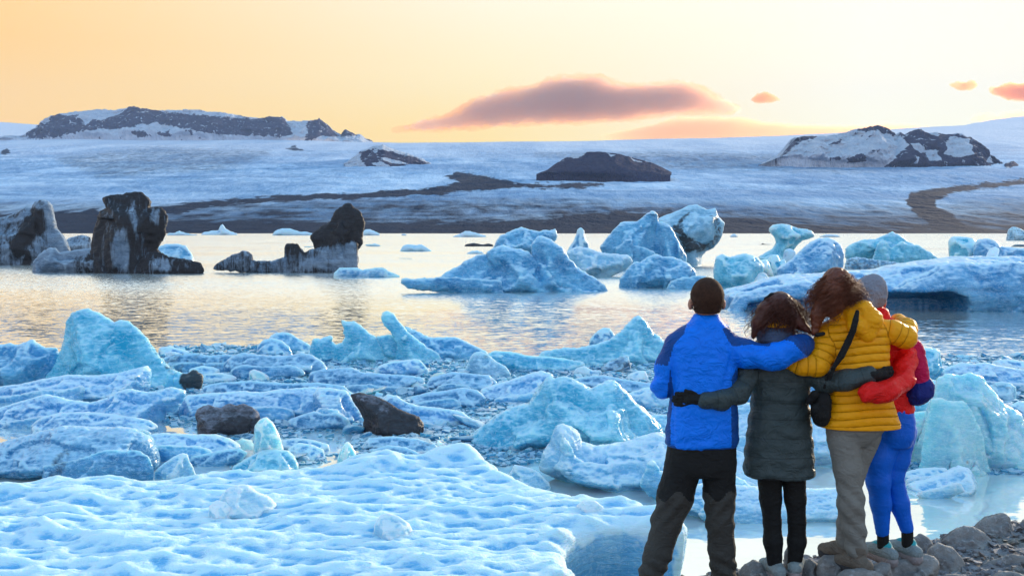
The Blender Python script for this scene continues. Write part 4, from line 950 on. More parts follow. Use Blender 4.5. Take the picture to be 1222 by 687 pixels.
 ('ice_floe', 'pale flat floe seen between the legs of the standing people', 'ice floe', 'snowy',
  [([(795, 596), (812, 580), (850, 576), (900, 580), (960, 584), (1002, 582), (1020, 600), (1018, 622), (940, 628), (860, 622), (800, 606)], 0.2, 0, 0.5)], 622, dict(amp=0.03, scal=0.03)),
 ('ice_chunk', 'snowy lump with a glassy side between front floe and knobbed white berg', 'ice chunk', 'snowy',
  [([(604, 580), (608, 565), (614, 554), (626, 556), (636, 559), (646, 566), (656, 576), (660, 584), (630, 588)], 0.35)], 588, dict(amp=0.06, facet=0.04)),
 ('ice_shard', 'clear glass splinter poking up left of the big turquoise mound', 'ice crystal', 'clear',
  [([(524, 540), (520, 528), (523, 524), (532, 530), (540, 540), (538, 545)], 0.2)], 544, dict(amp=0.02, res=1.3)),
 ('ice_floe', 'slushy grey floe behind the front floe in the middle', 'ice floe', 'grey',
  [([(436, 548), (444, 536), (462, 531), (484, 533), (500, 540), (516, 546), (540, 548), (500, 555)], 0.25)], 555, dict(amp=0.07, dirt=[0.1])),
 ('ice_floe', 'slushy rubble strip below the blackest wedge', 'ice floe', 'grey',
  [([(430, 534), (440, 522), (470, 520), (500, 524), (520, 530), (534, 538), (480, 542)], 0.25)], 541, dict(amp=0.09, scal=0.09, dirt=[0.2])),
 ('ice_floe', 'snowy shelf of ice seen between the blue jacket and the long dark coat', 'ice floe', 'snowy',
  [([(795, 552), (800, 510), (825, 492), (855, 482), (890, 480), (930, 478), (970, 484), (1005, 492), (1012, 510), (1012, 556), (900, 562)], 0.2, 0, 0.7)], 562, dict(amp=0.04)),
 ('ice_floe', 'blue white ice hump behind the shoulders of the coat and yellow jacket', 'ice floe', 'white',
  [([(815, 488), (822, 462), (850, 450), (880, 446), (920, 448), (960, 444), (1000, 452), (1030, 456), (1060, 470), (1062, 492), (900, 494)], 0.2, 0, 0.8)], 496, dict(amp=0.05)),
 # right side
 ('iceberg', 'broad glassy pyramid of ice at the right edge with bright cracks', 'iceberg', 'clear',
  [([(1084, 556), (1088, 540), (1098, 522), (1106, 500), (1112, 482), (1117, 474), (1121, 452), (1130, 447), (1142, 449), (1156, 445), (1168, 446), (1176, 454), (1184, 465), (1194, 478), (1206, 486), (1222, 500), (1250, 525), (1275, 562), (1200, 566)], 0.33, 0, 0.9),
   ([(1092, 560), (1104, 510), (1112, 476), (1120, 474), (1134, 478), (1150, 476), (1160, 492), (1172, 516), (1190, 560)], 0.25, -0.6, 0.9)], 566, dict(amp=0.025, scal=0.03, facet=0.06, res=1.8)),
 ('ice_floe', 'small white frosted slab afloat beside the blue leggings', 'ice floe', 'snowy',
  [([(1078, 588), (1084, 578), (1100, 574), (1118, 568), (1132, 562), (1146, 556), (1156, 558), (1162, 568), (1164, 580), (1146, 588), (1110, 594)], 0.3, 0, 0.8)], 594, dict(amp=0.04, scal=0.05)),
 ('ice_floe', 'low white slab behind the small frosted slab', 'ice floe', 'snowy',
  [([(1072, 574), (1076, 564), (1095, 559), (1115, 557), (1130, 558), (1132, 570), (1100, 578)], 0.25)], 577, dict(amp=0.04)),
 ('iceberg', 'flat topped pale wall of ice just right of the crimson backpack', 'iceberg', 'teal',
  [([(1060, 458), (1064, 416), (1092, 414.5), (1112, 415), (1121, 417), (1123, 428), (1125, 442), (1118, 456), (1090, 462)], 0.25, 0, 0.5)], 464, dict(amp=0.02, facet=0.03)),
 ('ice_floe', 'rolling pale blue floe behind the glassy pyramid', 'ice floe', 'white',
  [([(1116, 458), (1120, 444), (1134, 437), (1148, 432), (1162, 434), (1176, 432), (1192, 436), (1215, 440), (1250, 442), (1250, 462), (1160, 466)], 0.25)], 466, dict(amp=0.05, scal=0.06)),
 ('ice_chunk', 'small square block sitting behind the top of the pyramid', 'ice chunk', 'clear',
  [([(1150, 448), (1152, 438), (1160, 435), (1170, 437), (1174, 448)], 0.35)], 452, dict(amp=0.02)),
 ('ice_chunk', 'blue chunk with a grubby base at the right edge', 'ice chunk', 'ashy',
  [([(1178, 474), (1180, 460), (1192, 455), (1204, 456), (1213, 462), (1213, 474), (1200, 480)], 0.35)], 480, dict(amp=0.04, dirt=[0.0, (0.4, [(1178, 456), (1214, 460), (1212, 466), (1180, 464)])])),
 ('ice_floe', 'rounded floe at the back right corner of the field', 'ice floe', 'white',
  [([(1180, 440), (1186, 430), (1200, 428), (1216, 430), (1240, 434), (1240, 442)], 0.3)], 443, dict(amp=0.04)),
 ('ice_floe', 'blue slope of ice between the navy bag and the glassy pyramid', 'ice floe', 'teal',
  [([(1060, 490), (1068, 474), (1090, 462), (1112, 452), (1124, 456), (1120, 470), (1110, 488), (1080, 494)], 0.3)], 494, dict(amp=0.04, facet=0.04)),
 ('ice_floe', 'pale ledge of ice behind the blue leggings', 'ice floe', 'clear',
  [([(1040, 545), (1060, 515), (1085, 492), (1108, 490), (1112, 510), (1096, 535), (1080, 552)], 0.3)], 553, dict(amp=0.05, facet=0.05)),
 ('ice_chunk', 'low blue chunks right of the pyramid at the frame edge', 'ice chunk', 'white',
  [([(1200, 498), (1204, 484), (1216, 478), (1240, 480), (1250, 500)], 0.3)], 502, dict(amp=0.06)),
]
for nm, lab, cat, mt, ly, yb, kw in FIELD:
    if nm == 'ice_floe': ly = [(l_[0], l_[1] * 1.7) + tuple(l_[2:]) for l_ in ly]
    if nm == 'ice_floe':
        kw['scal'] = kw.get('scal', 0.045) * 0.45; kw.setdefault('strat', 0.065); kw.setdefault('facet', 0.05); kw.setdefault('ledge', 1)
    piece(nm, lab, cat, mt, ly, yb, **kw)

# --- the big front floe: scalloped sheet with steep sides
def front_floe():
    zt = 0.66
    edge = [(-260, 566), (-100, 570), (0, 572), (60, 573), (120, 571), (190, 572), (250, 566), (330, 560), (400, 555), (440, 549), (500, 551), (540, 543), (562, 546), (600, 562), (640, 577), (680, 585), (720, 594), (770, 603), (800, 610), (820, 622), (818, 634), (790, 628), (745, 626), (712, 630), (690, 636), (672, 648), (676, 664), (684, 690), (700, 760), (560, 900), (0, 980), (-600, 800)]
    P = []
    for x, y in edge:
        rx, ry, rz = ray(x, y)
        k = (zt - CAMZ) / rz
        P.append((float(rx * k), float(ry * k)))
    P = np.array(P)
    P[-3:] = [(2.0, 4.8), (-6, 4.8), (-11, 8)]
    h = 0.033
    lo = np.array([-7.6, 4.6, -0.2]); hi = np.array([P[:, 0].max() + .2, P[:, 1].max() + 0.3, 1.25])
    n = np.ceil((hi - lo) / h).astype(int) + 1
    gx, gy, gz = [lo[i] + h * np.arange(n[i]) for i in range(3)]
    X, Y = np.meshgrid(gx, gy, indexing='ij')
    d2 = polysd(X, Y, P) + 0.10 * fbm(X / 0.5, Y / 0.5, 0 * X, 3, 4)
    wx = X + 0.25 * pnoise(X / 0.9, Y / 0.9, 0 * X, 61); wy = Y + 0.2 * pnoise(X / 0.8, Y / 0.8, 0 * X + 5, 62)
    w1, _ = worley(wx / 0.46, wy / 0.20, 0 * X + 0.5, 77)
    w3, _ = worley(wx / 0.20, wy / 0.10, 0 * X + 0.5, 79)
    w4, _ = worley(wx / 0.8 + 3, wy / 0.33, 0 * X + 0.5, 83)
    top = zt - 0.05 + 0.075 * w1 ** 1.6 + 0.055 * w3 ** 1.4 + 0.05 * w4 ** 1.5 + 0.12 * fbm(X / 1.9, Y / 0.8, 0 * X, 3, 12)
    # swells seen along the back edge
    for (px_, py_, r, a) in [(470, 545, .6, .10), (545, 540, .5, .16), (580, 548, .45, .12), (440, 552, .5, .06), (120, 572, .6, .05)]:
        rx, ry, rz = ray(px_, py_); k = (0.75 - CAMZ) / rz
        top = top + a * np.exp(-(((X - rx * k) / r) ** 2 + ((Y - ry * k - 0.1) / (0.7 * r)) ** 2))
    top = top - 0.12 * sstep(-0.22, 0.05, d2) ** 2
    under = 0.07 * sstep(0.55, 0.05, gz) * 1.0
    F = np.maximum(d2[:, :, None] + under[None, None, :] + 0 * 0, (gz[None, None, :] - top[:, :, None]) * 0.9)
    F = np.maximum(F, -0.12 - gz[None, None, :])
    F[0] = 1; F[-1] = 1; F[:, 0] = 1; F[:, -1] = 1; F[:, :, 0] = 1; F[:, :, -1] = 1
    v, q = surface(F, lo, h)
    vn = vnormals(v, q)
    d = 0.012 * fbm(v[:, 0] / .12, v[:, 1] / .10, v[:, 2] / .12, 3, 3, ridged=True)
    v = v + vn * d[:, None]
    org = np.array([-2.0, 8.5, 0])
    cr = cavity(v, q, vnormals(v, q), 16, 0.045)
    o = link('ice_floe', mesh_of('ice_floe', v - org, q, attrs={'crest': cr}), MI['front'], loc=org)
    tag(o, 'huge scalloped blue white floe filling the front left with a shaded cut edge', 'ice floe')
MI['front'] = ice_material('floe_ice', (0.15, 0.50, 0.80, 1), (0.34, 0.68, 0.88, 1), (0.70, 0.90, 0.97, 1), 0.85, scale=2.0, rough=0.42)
front_floe()
def on_floe(px, py, z=0.62):
    rx, ry, rz = ray(px, py); return float(ry * (z - CAMZ) / rz)
for nm, lab, P, yy in [
    ('snow_block', 'largest white snow block lying on the front floe', [(257, 611), (260, 600), (264, 590), (272, 582), (284, 578), (298, 580), (308, 588), (322, 594), (330, 602), (320, 613)], 611),
    ('snow_block', 'little rounded snow lump touching the largest block on the front floe', [(246, 614), (250, 603), (258, 596), (268, 598), (276, 606), (276, 615)], 614),
    ('snow_block', 'lone angular snow block near the middle of the front floe', [(443, 640), (447, 624), (454, 614), (464, 612), (476, 616), (488, 624), (492, 634), (486, 642)], 640),
    ('snow_block', 'glassy low dome of ice near the right edge of the front floe', [(684, 612), (688, 602), (698, 597), (710, 597), (720, 604), (724, 612)], 612)]:
    piece(nm, lab, 'snow block', 'block', [(P, 0.42, 0, 0.7)], 0, D0=on_floe(sum(p_[0] for p_ in P) / len(P), yy, 0.70), z0=0.66, amp=0.03, facet=0.10, res=1.8)

# --- loose chunks and brash between the floes
def chunk_mesh(seed, sq=1.0):
    rs = np.random.RandomState(seed)
    n = 22; g = np.linspace(-1.25, 1.25, n); X, Y, Z = np.meshgrid(g, g, g, indexing='ij')
    F = np.sqrt(X ** 2 + Y ** 2 + (Z / sq) ** 2) - 1.05
    for k in range(9):
        d = rs.normal(size=3); d /= np.linalg.norm(d)
        F = np.maximum(F, X * d[0] + Y * d[1] + Z / sq * d[2] - rs.uniform(0.45, 0.9))
    F = F + 0.10 * fbm(X * 1.6, Y * 1.6, Z * 1.6, 2, seed)
    F[0] = 1; F[-1] = 1; F[:, 0] = 1; F[:, -1] = 1; F[:, :, 0] = 1; F[:, :, -1] = 1
    v, q = surface(F, (-1.25,) * 3, g[1] - g[0])
    return v, q
CH = [chunk_mesh(100 + i, [0.75, 0.5, 0.9, 0.4][i % 4]) for i in range(10)]
def shard_mesh(seed):
    rs_ = np.random.RandomState(seed); bm = bmesh.new()
    for i in range(11):
        d = rs_.normal(size=3); d /= np.linalg.norm(d); bm.verts.new(Vector(d * rs_.uniform(.7, 1.1) * np.array([1.1, .8, .8])))
    r = bmesh.ops.convex_hull(bm, input=bm.verts)
    bmesh.ops.delete(bm, geom=[e for e in r['geom_interior'] if isinstance(e, bmesh.types.BMVert)], context='VERTS')
    me = bpy.data.meshes.new('ice_chunk'); bm.to_mesh(me); bm.free()
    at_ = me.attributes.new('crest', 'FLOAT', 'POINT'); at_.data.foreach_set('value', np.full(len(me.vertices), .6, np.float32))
    return me
CHM = {}
for mt in ('white', 'blue', 'clear', 'grey', 'snowy'):
    for i, (v, q) in enumerate(CH):
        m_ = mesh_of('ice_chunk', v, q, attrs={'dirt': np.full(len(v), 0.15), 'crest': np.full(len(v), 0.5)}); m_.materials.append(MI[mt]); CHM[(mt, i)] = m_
    for i in range(8):
        m_ = shard_mesh(300 + i); m_.materials.append(MI[mt]); CHM[(mt, 10 + i)] = m_
rs = np.random.RandomState(5)
FIELD_PX = [(150, 455), (180, 440), (205, 414), (280, 412), (330, 418), (380, 425), (600, 432), (690, 440), (830, 432), (830, 500), (790, 520), (640, 552), (560, 560), (540, 545), (400, 552), (250, 560), (190, 548), (195, 530), (225, 515), (180, 500)]
WATER_GAPS = [[(188, 508), (240, 508), (240, 520), (188, 520)], [(352, 518), (420, 512), (424, 545), (395, 552), (372, 534)], [(235, 553), (275, 553), (275, 566), (235, 566)]]
def in_poly(px, py, P): return bool(polysd(np.array(px), np.array(py), P) < 0)
k = 0
NCH = 0
while NCH < 290 and k < 6000:
    k += 1
    if rs.rand() < 0.85:
        px_, py_ = rs.uniform(150, 830), rs.uniform(412, 560)
        if not in_poly(px_, py_, FIELD_PX): continue
    else:
        px_, py_ = rs.uniform(1085, 1240), rs.uniform(432, 556)
    if any(in_poly(px_, py_, G) for G in WATER_GAPS): continue
    d = dwater(py_)
    r = (3.0 + 10 * rs.rand() ** 2.2) * d / FPX * (1.0 + 0.3 * (py_ > 500))
    mt = ['grey', 'white', 'blue', 'grey', 'clear', 'snowy'][rs.choice(6, p=[.3, .2, .15, .15, .08, .12])]
    x, y, z = at(px_, py_, d)
    o = link('ice_chunk', CHM[(mt, rs.randint(18))])
    o.location = (x, y, 0.0 + 0.25 * r); o.scale = (r * rs.uniform(1, 1.9), r * rs.uniform(0.8, 1.4), r * rs.uniform(0.5, 1.0))
    o.rotation_euler = (rs.uniform(-.4, .4), rs.uniform(-.4, .4), rs.uniform(0, 6.3))
    tag(o, 'small loose ice chunk afloat between the bigger floes', 'ice chunk', 'loose ice chunks between the floes')
    NCH += 1
def brash():
    V = []; Q = []; base = 0
    cube = np.array([(x, y, z) for x in (-1, 1) for y in (-1, 1) for z in (-1, 1)], float)
    cq = np.array([(0, 1, 3, 2), (4, 6, 7, 5), (0, 4, 5, 1), (2, 3, 7, 6), (0, 2, 6, 4), (1, 5, 7, 3)])
    cnt = 0; k = 0
    while cnt < 20000 and k < 80000:
        k += 1
        if rs.rand() < 0.8:
            px_, py_ = rs.uniform(150, 830), 410 + 150 * rs.rand() ** 1.2
            if not in_poly(px_, py_, FIELD_PX): continue
        else:
            px_, py_ = rs.uniform(1075, 1260), rs.uniform(425, 566)
        if any(in_poly(px_, py_, G) for G in WATER_GAPS) and rs.rand() < 0.93: continue
        d = dwater(py_); x, y, z = at(px_, py_, d)
        r = (0.8 + 3.4 * rs.rand() ** 3) * d / FPX
        c = cube * rs.uniform(0.5, 1.3, (8, 3)) * r * np.array([1.5, 1.2, 0.7])
        a = rs.uniform(0, 6.28); ca, sa = math.cos(a), math.sin(a)
        c = np.stack([c[:, 0] * ca - c[:, 1] * sa, c[:, 0] * sa + c[:, 1] * ca, c[:, 2] + rs.uniform(-.2, .5) * c[:, 0]], 1)
        V.append(c + (x, y, 0.02 * r)); Q.append(cq + base); base += 8; cnt += 1
    BV = np.concatenate(V); o = link('brash_ice', mesh_of('brash_ice', BV, np.concatenate(Q), smooth=False, attrs={'crest': np.full(len(BV), .5), 'dirt': np.full(len(BV), .1)}), MI['grey'])
    tag(o, 'glittering slush of tiny ice bits between the floes', kind='stuff')
brash()

# ------------------------------------------------------------------ people: signed-distance toolkit
def cloth(name, col, rough=0.75, scale=14.0, b=0.006, var=0.18, sheen=0.0, crease=0.028, quilt=0.0):
    m, t = material(name)
    oc = objco(t)
    n1 = t.noise(oc, scale, 4, 0.55)
    n2 = t.noise(oc, scale * 14, 2, 0.5)
    c0 = tuple(x * (1 - var) for x in col) + (1,); c1 = tuple(min(1, x * (1 + var)) for x in col) + (1,)
    c = t.mix(n1, c0, c1)
    cr = t.noise(t.mapping(oc, (1.0, 1.0, 1.5), rot=(0.2, 0.5, 0.3)), 8.0, 3, 0.55, 1.6)
    cr = t.math('ABSOLUTE', t.math('SUBTRACT', cr, 0.5))
    h = t.math('ADD', t.math('MULTIPLY', n1, b), t.math('MULTIPLY', n2, b * 0.06))
    h = t.math('ADD', h, t.math('MULTIPLY', cr, crease))
    if quilt:
        qs = attr(t, 'baffle')
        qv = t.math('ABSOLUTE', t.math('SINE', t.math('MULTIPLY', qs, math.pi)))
        h = t.math('ADD', h, t.math('MULTIPLY', t.math('POWER', qv, 0.45), quilt))
        puck = t.noise(t.mapping(oc, (28, 28, 5)), 1.0, 2, 0.5)
        h = t.math('ADD', h, t.math('MULTIPLY', t.math('MULTIPLY', puck, t.math('SUBTRACT', 1.0, qv)), 0.004))
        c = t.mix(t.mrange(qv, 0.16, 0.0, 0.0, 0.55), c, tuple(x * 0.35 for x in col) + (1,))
    nb = bump(t, h, 1.0, 1.0)
    p = principled(t, Base_Color=c, Roughness=rough, Normal=nb)
    p.inputs['Sheen Weight'].default_value = sheen; p.inputs['Specular IOR Level'].default_value = 0.22
    return m
C_BLUE = cloth('blue_shell_fabric', (0.001, 0.19, 0.95), 0.5)
C_DKBLUE = cloth('dark_blue_panel_fabric', (0.004, 0.060, 0.26), 0.55)
C_BLACK = cloth('black_fabric', (0.013, 0.013, 0.013), 0.8, crease=0.02)
C_CHAR = cloth('charcoal_fabric', (0.050, 0.047, 0.042), 0.8, crease=0.022)
C_COAT = cloth('dark_green_grey_nylon', (0.034, 0.050, 0.054), 0.5)
C_HOOD = cloth('slate_blue_hood_lining', (0.050, 0.070, 0.120), 0.7)
C_YEL = cloth('mustard_down_fabric', (0.95, 0.36, 0.002), 0.5, crease=0.012)
C_YELQ = cloth('mustard_quilted_fabric', (0.95, 0.36, 0.002), 0.5, crease=0.010, quilt=0.012)
C_COATQ = cloth('dark_padded_fabric', (0.046, 0.064, 0.066), 0.5, crease=0.022, quilt=0.0035)
C_GREY = cloth('grey_hiking_fabric', (0.20, 0.195, 0.175), 0.85, crease=0.016)
C_LEG = cloth('royal_blue_leggings_fabric', (0.003, 0.12, 0.62), 0.5, crease=0.008)
C_RED = cloth('red_shell_fabric', (0.80, 0.010, 0.008), 0.5)
C_CRIM = cloth('crimson_pack_fabric', (0.52, 0.004, 0.07), 0.6)
C_NAVY = cloth('navy_bag_fabric', (0.010, 0.02, 0.17), 0.6)
C_BEAN = cloth('grey_knit', (0.24, 0.24, 0.28), 0.95, scale=60)
C_SHOE = cloth('grey_shoe_mesh', (0.24, 0.29, 0.30), 0.8, scale=60)
C_BOOT = cloth('tan_grey_boot_leather', (0.15, 0.125, 0.10), 0.8, scale=40)
C_SOLE2 = cloth('pale_rubber_sole', (0.30, 0.26, 0.26), 0.8)
C_SOLE = cloth('rubber_sole', (0.05, 0.05, 0.055), 0.8)
C_SKIN = cloth('skin', (0.50, 0.24, 0.16), 0.5, scale=30, b=0.001, var=0.06)
C_SKIN.node_tree.nodes['Principled BSDF'].inputs['Subsurface Weight'].default_value = 0.15
C_SKIN.node_tree.nodes['Principled BSDF'].inputs['Subsurface Scale'].default_value = 0.02
C_TURQ = cloth('turquoise_trim', (0.03, 0.35, 0.38), 0.6)
def hair_mat(name, a, b_):
    m, t = material(name)
    oc = objco(t)
    n = t.noise(oc, 35, 3, 0.6)
    c = t.mix(n, a, b_)
    p = principled(t, Base_Color=c, Roughness=0.8 if 'short' in name else 0.5)
    p.inputs['Specular IOR Level'].default_value = 0.15 if 'short' in name else 0.4
    return m
H_BROWN = hair_mat('short_dark_hair', (0.020, 0.009, 0.006, 1), (0.075, 0.034, 0.020, 1))
H_AUB = hair_mat('auburn_hair', (0.040, 0.009, 0.004, 1), (0.12, 0.028, 0.012, 1))
H_RED = hair_mat('copper_brown_hair', (0.060, 0.013, 0.004, 1), (0.22, 0.055, 0.018, 1))

class Body:
    """collects distance shapes; px coordinates are turned into metres on the plane at distance d"""
    def __init__(self, d): self.d = d; self.s = FPX / d
    def P(self, px, py, dy=0.0):
        x, y, z = at(px, py, self.d + dy); return np.array([float(x), float(y), float(z)])
    def r(self, px): return px / self.s
def cap(A, B, ra, rb, sy=1.0):
    """tapered capsule; sy squashes in depth"""
    A = np.asarray(A, float); B = np.asarray(B, float)
    lo = np.minimum(A - ra, B - rb); hi = np.maximum(A + ra, B + rb)
    def f(X, Y, Z):
        ax, ay, az = B - A; ay = ay / sy
        px, py, pz = X - A[0], (Y - A[1]) / sy, Z - A[2]
        L = ax * ax + ay * ay + az * az + 1e-9
        t = np.clip((px * ax + py * ay + pz * az) / L, 0, 1)
        return np.sqrt((px - t * ax) ** 2 + (py - t * ay) ** 2 + (pz - t * az) ** 2) - (ra + (rb - ra) * t)
    f.box = (lo, hi); return f
def chain(pts, radii, k=0.02, sy=1.0, quilt=None):
    caps = [cap(pts[i], pts[i + 1], radii[i], radii[i + 1], sy) for i in range(len(pts) - 1)]
    P = np.array(pts, float); R = np.array(radii)
    seg = np.concatenate([[0], np.cumsum(np.linalg.norm(P[1:] - P[:-1], axis=1))])
    def f(X, Y, Z):
        r = None; tt = None
        for i, c in enumerate(caps):
            v = c(X, Y, Z)
            if quilt is not None:
                A, B = P[i], P[i + 1]; D = B - A; L = (D ** 2).sum()
                t = ((X - A[0]) * D[0] + (Y - A[1]) * D[1] + (Z - A[2]) * D[2]) / L
                s = seg[i] + np.clip(t, -0.2, 1.2) * math.sqrt(L)
                w_ = np.exp(-np.maximum(0, v) * 60)
                v = v - quilt[1] * (np.abs(np.sin(math.pi * s / quilt[0])) ** 0.6 - 0.6)
            r = v if r is None else smin(r, v, k)
        return r
    f.box = ((P - R[:, None]).min(0) - .02, (P + R[:, None]).max(0) + .02); return f
def ell(C, R):
    C = np.asarray(C, float); R = np.asarray(R, float)
    def f(X, Y, Z):
        k = np.sqrt(((X - C[0]) / R[0]) ** 2 + ((Y - C[1]) / R[1]) ** 2 + ((Z - C[2]) / R[2]) ** 2)
        return (k - 1) * R.min()
    f.box = (C - R, C + R); return f
def loft(b, rows, n=2.4, quilt=None, hollow=False, endround=0.02):
    """rows: (py, left px, right px, half depth m, shift back m) top to bottom"""
    rows = sorted(rows, key=lambda r: -r[0])
    z = []; cx = []; hw = []; hd = []; cy = []
    for py, l, r, dd, dy in rows:
        A = b.P(l, py, 0); B_ = b.P(r, py, 0)
        z.append(A[2]); cx.append((A[0] + B_[0]) / 2); hw.append((B_[0] - A[0]) / 2); hd.append(dd); cy.append(b.d + dy)
    z = np.array(z); lo = np.array([min(np.array(cx) - hw), min(np.array(cy) - hd), z.min()]); hi = np.array([max(np.array(cx) + hw), max(np.array(cy) + hd), z.max()])
    zz = np.linspace(z.min(), z.max(), 200)
    def sm(v):
        w_ = np.interp(zz, z, v); k = 9; pad = np.concatenate([np.full(k, w_[0]), w_, np.full(k, w_[-1])])
        return np.convolve(pad, np.ones(2 * k + 1) / (2 * k + 1), 'valid')
    T = [sm(v) for v in (cx, hw, hd, cy)]
    def f(X, Y, Z):
        z1 = Z[0, 0, :]; a = [np.interp(z1, zz, t_)[None, None, :] for t_ in T]
        k = ((np.abs(X - a[0]) / a[1]) ** n + (np.abs(Y - a[3]) / a[2]) ** n) ** (1 / n)
        v = (k - 1) * np.minimum(a[1], a[2])
        if quilt is not None:
            v = v - quilt[1] * (np.abs(np.sin(math.pi * (Z + 0.012 * np.sin(X * 9)) / quilt[0])) ** 0.6 - 0.6)
        e = np.maximum(zz[0] - Z, Z - zz[-1])
        return np.maximum(v, 0) * 0 + smax(v, e, endround)
    f.box = (lo, hi); return f
def smax(a, b, k): return -smin(-a, -b, k)
def sdf_mesh(name, shapes, h, k, mat, parent, org, wrinkle=(0.0, 1.0), subtract=(), pad=0.03, mats=None, mfun=None, seed=1, disp=None, param=None):
    lo = np.min([s.box[0] for s in shapes], 0) - pad; hi = np.max([s.box[1] for s in shapes], 0) + pad
    n = np.ceil((hi - lo) / h).astype(int) + 1
    g = [lo[i] + h * np.arange(n[i]) for i in range(3)]
    F = np.full(n, 1.0)
    for s in shapes:
        a = [max(0, int((s.box[0][i] - pad - k - lo[i]) / h) - 1) for i in range(3)]
        c = [min(n[i], int((s.box[1][i] + pad + k - lo[i]) / h) + 2) for i in range(3)]
        S_ = tuple(slice(a[i], c[i]) for i in range(3))
        X, Y, Z = np.meshgrid(g[0][S_[0]], g[1][S_[1]], g[2][S_[2]], indexing='ij')
        F[S_] = smin(F[S_], s(X, Y, Z), k)
    for s, k2 in subtract:
        X, Y, Z = np.meshgrid(*g, indexing='ij')
        F = smax(F, -s(X, Y, Z), k2)
    F[0] = 1; F[-1] = 1; F[:, 0] = 1; F[:, -1] = 1; F[:, :, 0] = 1; F[:, :, -1] = 1
    v, q = surface(F, lo, h)
    vn = vnormals(v, q)
    if wrinkle[0] > 0:
        a, s_ = wrinkle
        w_ = fbm(v[:, 0] / s_, v[:, 1] / s_, v[:, 2] / (s_ * 0.6), 3, seed, ridged=True)
        v = v + vn * (a * w_)[:, None]
    if disp is not None: v = v + vn * disp(v)[:, None]
    midx = None
    if mfun is not None:
        cen = v[q].mean(1); midx = mfun(cen, vn[q].mean(1))
    at_ = None
    if param is not None:
        best = np.full(len(v), 9.0); sv = np.zeros(len(v))
        for f_, p_ in param:
            dd = f_(v[:, 0].reshape(1, 1, -1), v[:, 1].reshape(1, 1, -1), v[:, 2].reshape(1, 1, -1)).ravel(); m_ = dd < best
            best = np.where(m_, dd, best); sv = np.where(m_, p_(v), sv)
        at_ = {'baffle': sv}
    o = link(name, mesh_of(name, v - org, q, mats=mats or (mat,), midx=midx, attrs=at_), parent=parent)
    return o
def along(pts, period):
    P = np.array(pts, float); seg = np.concatenate([[0], np.cumsum(np.linalg.norm(P[1:] - P[:-1], axis=1))])
    def f(v):
        best = np.full(len(v), 1e9); sv = np.zeros(len(v))
        for i in range(len(P) - 1):
            D = P[i + 1] - P[i]; L = (D ** 2).sum(); t = np.clip(((v - P[i]) @ D) / L, 0, 1)
            d = ((v - P[i] - t[:, None] * D) ** 2).sum(1); m = d < best
            best = np.where(m, d, best); sv = np.where(m, seg[i] + t * math.sqrt(L), sv)
        return sv / period
    return f
def strands(name, mat, parent, org, roots, dirs, lens, fall, seed, rad=0.0022, nseg=9, curl=0.02, wind=(0, 0, 0)):
    rs_ = np.random.RandomState(seed); V = []; Q = []; base = 0
    for p0, d0, L in zip(roots, dirs, lens):
        p = np.array(p0, float); d = np.array(d0, float); ph = rs_.uniform(0, 6.28); cu = curl * rs_.uniform(0.4, 1.6)
        fr = rs_.uniform(2.2, 4.2); pts = []
        for i in range(nseg + 1):
            t = i / nseg
            off = np.array([math.sin(ph + fr * 2 * t), math.cos(ph * 1.3 + fr * 1.7 * t), 0]) * cu * t
            pts.append(p + off)
            d = d + (np.array(fall) + np.array(wind) * t) * (1.0 / nseg) * 2.2; d /= np.linalg.norm(d)
            p = p + d * L / nseg
        pts = np.array(pts)
        r = rad * rs_.uniform(0.7, 1.5) * (1 - np.linspace(0, 1, nseg + 1) ** 3 * 0.85)
        a = rs_.uniform(0, 6.28)
        ring = []
        for k in range(3):
            an = a + k * 2.094
            ring.append(pts + r[:, None] * np.array([math.cos(an), math.sin(an), 0.3 * math.sin(an)]))
        R = np.stack(ring, 1)
        V.append(R.reshape(-1, 3))
        for i in range(nseg):
            for k in range(3):
                a0 = base + i * 3 + k; a1 = base + i * 3 + (k + 1) % 3
                Q.append((a0, a1, a1 + 3, a0 + 3))
        base += (nseg + 1) * 3
    return link(name, mesh_of(name, np.concatenate(V) - org, np.array(Q), mats=(mat,)), parent=parent)
def person(label, org):
    e = bpy.data.objects.new('person', None); COL.objects.link(e); e.location = org
    tag(e, label, 'person'); return e
def head_shapes(b, cx, cy, dy, hpx, wpx):
    """head centred at pixel, hpx = height in px, faces away from the camera (+Y)"""
    C = b.P(cx, cy, dy); H = b.r(hpx) / 2; W = b.r(wpx) / 2
    s = [ell(C + (0, -0.005, 0.02 * 1), (W, W * 1.22, H * 0.86)), ell(C + (0, 0.045, -H * 0.35), (W * 0.78, W * 0.8, H * 0.66))]
    # face: brow, nose, lips, chin, eyes, ears
    f = W * 1.22
    s += [ell(C + (0, f * 0.86, 0.012), (W * 0.62, 0.018, 0.014)), cap(C + (0, f * 0.92, 0.0), C + (0, f * 1.12, -H * 0.30), 0.008, 0.014),
          ell(C + (0, f * 0.93, -H * 0.52), (0.026, 0.014, 0.010)), ell(C + (0, f * 0.80, -H * 0.80), (0.030, 0.026, 0.022))]
    for sx in (-1, 1):
        s += [ell(C + (sx * W * 0.38, f * 0.86, -0.004), (0.013, 0.010, 0.009)),
              ell(C + (sx * (W + 0.010), 0.0, -H * 0.22), (0.014, 0.022, 0.034))]
    return C, H, W, s
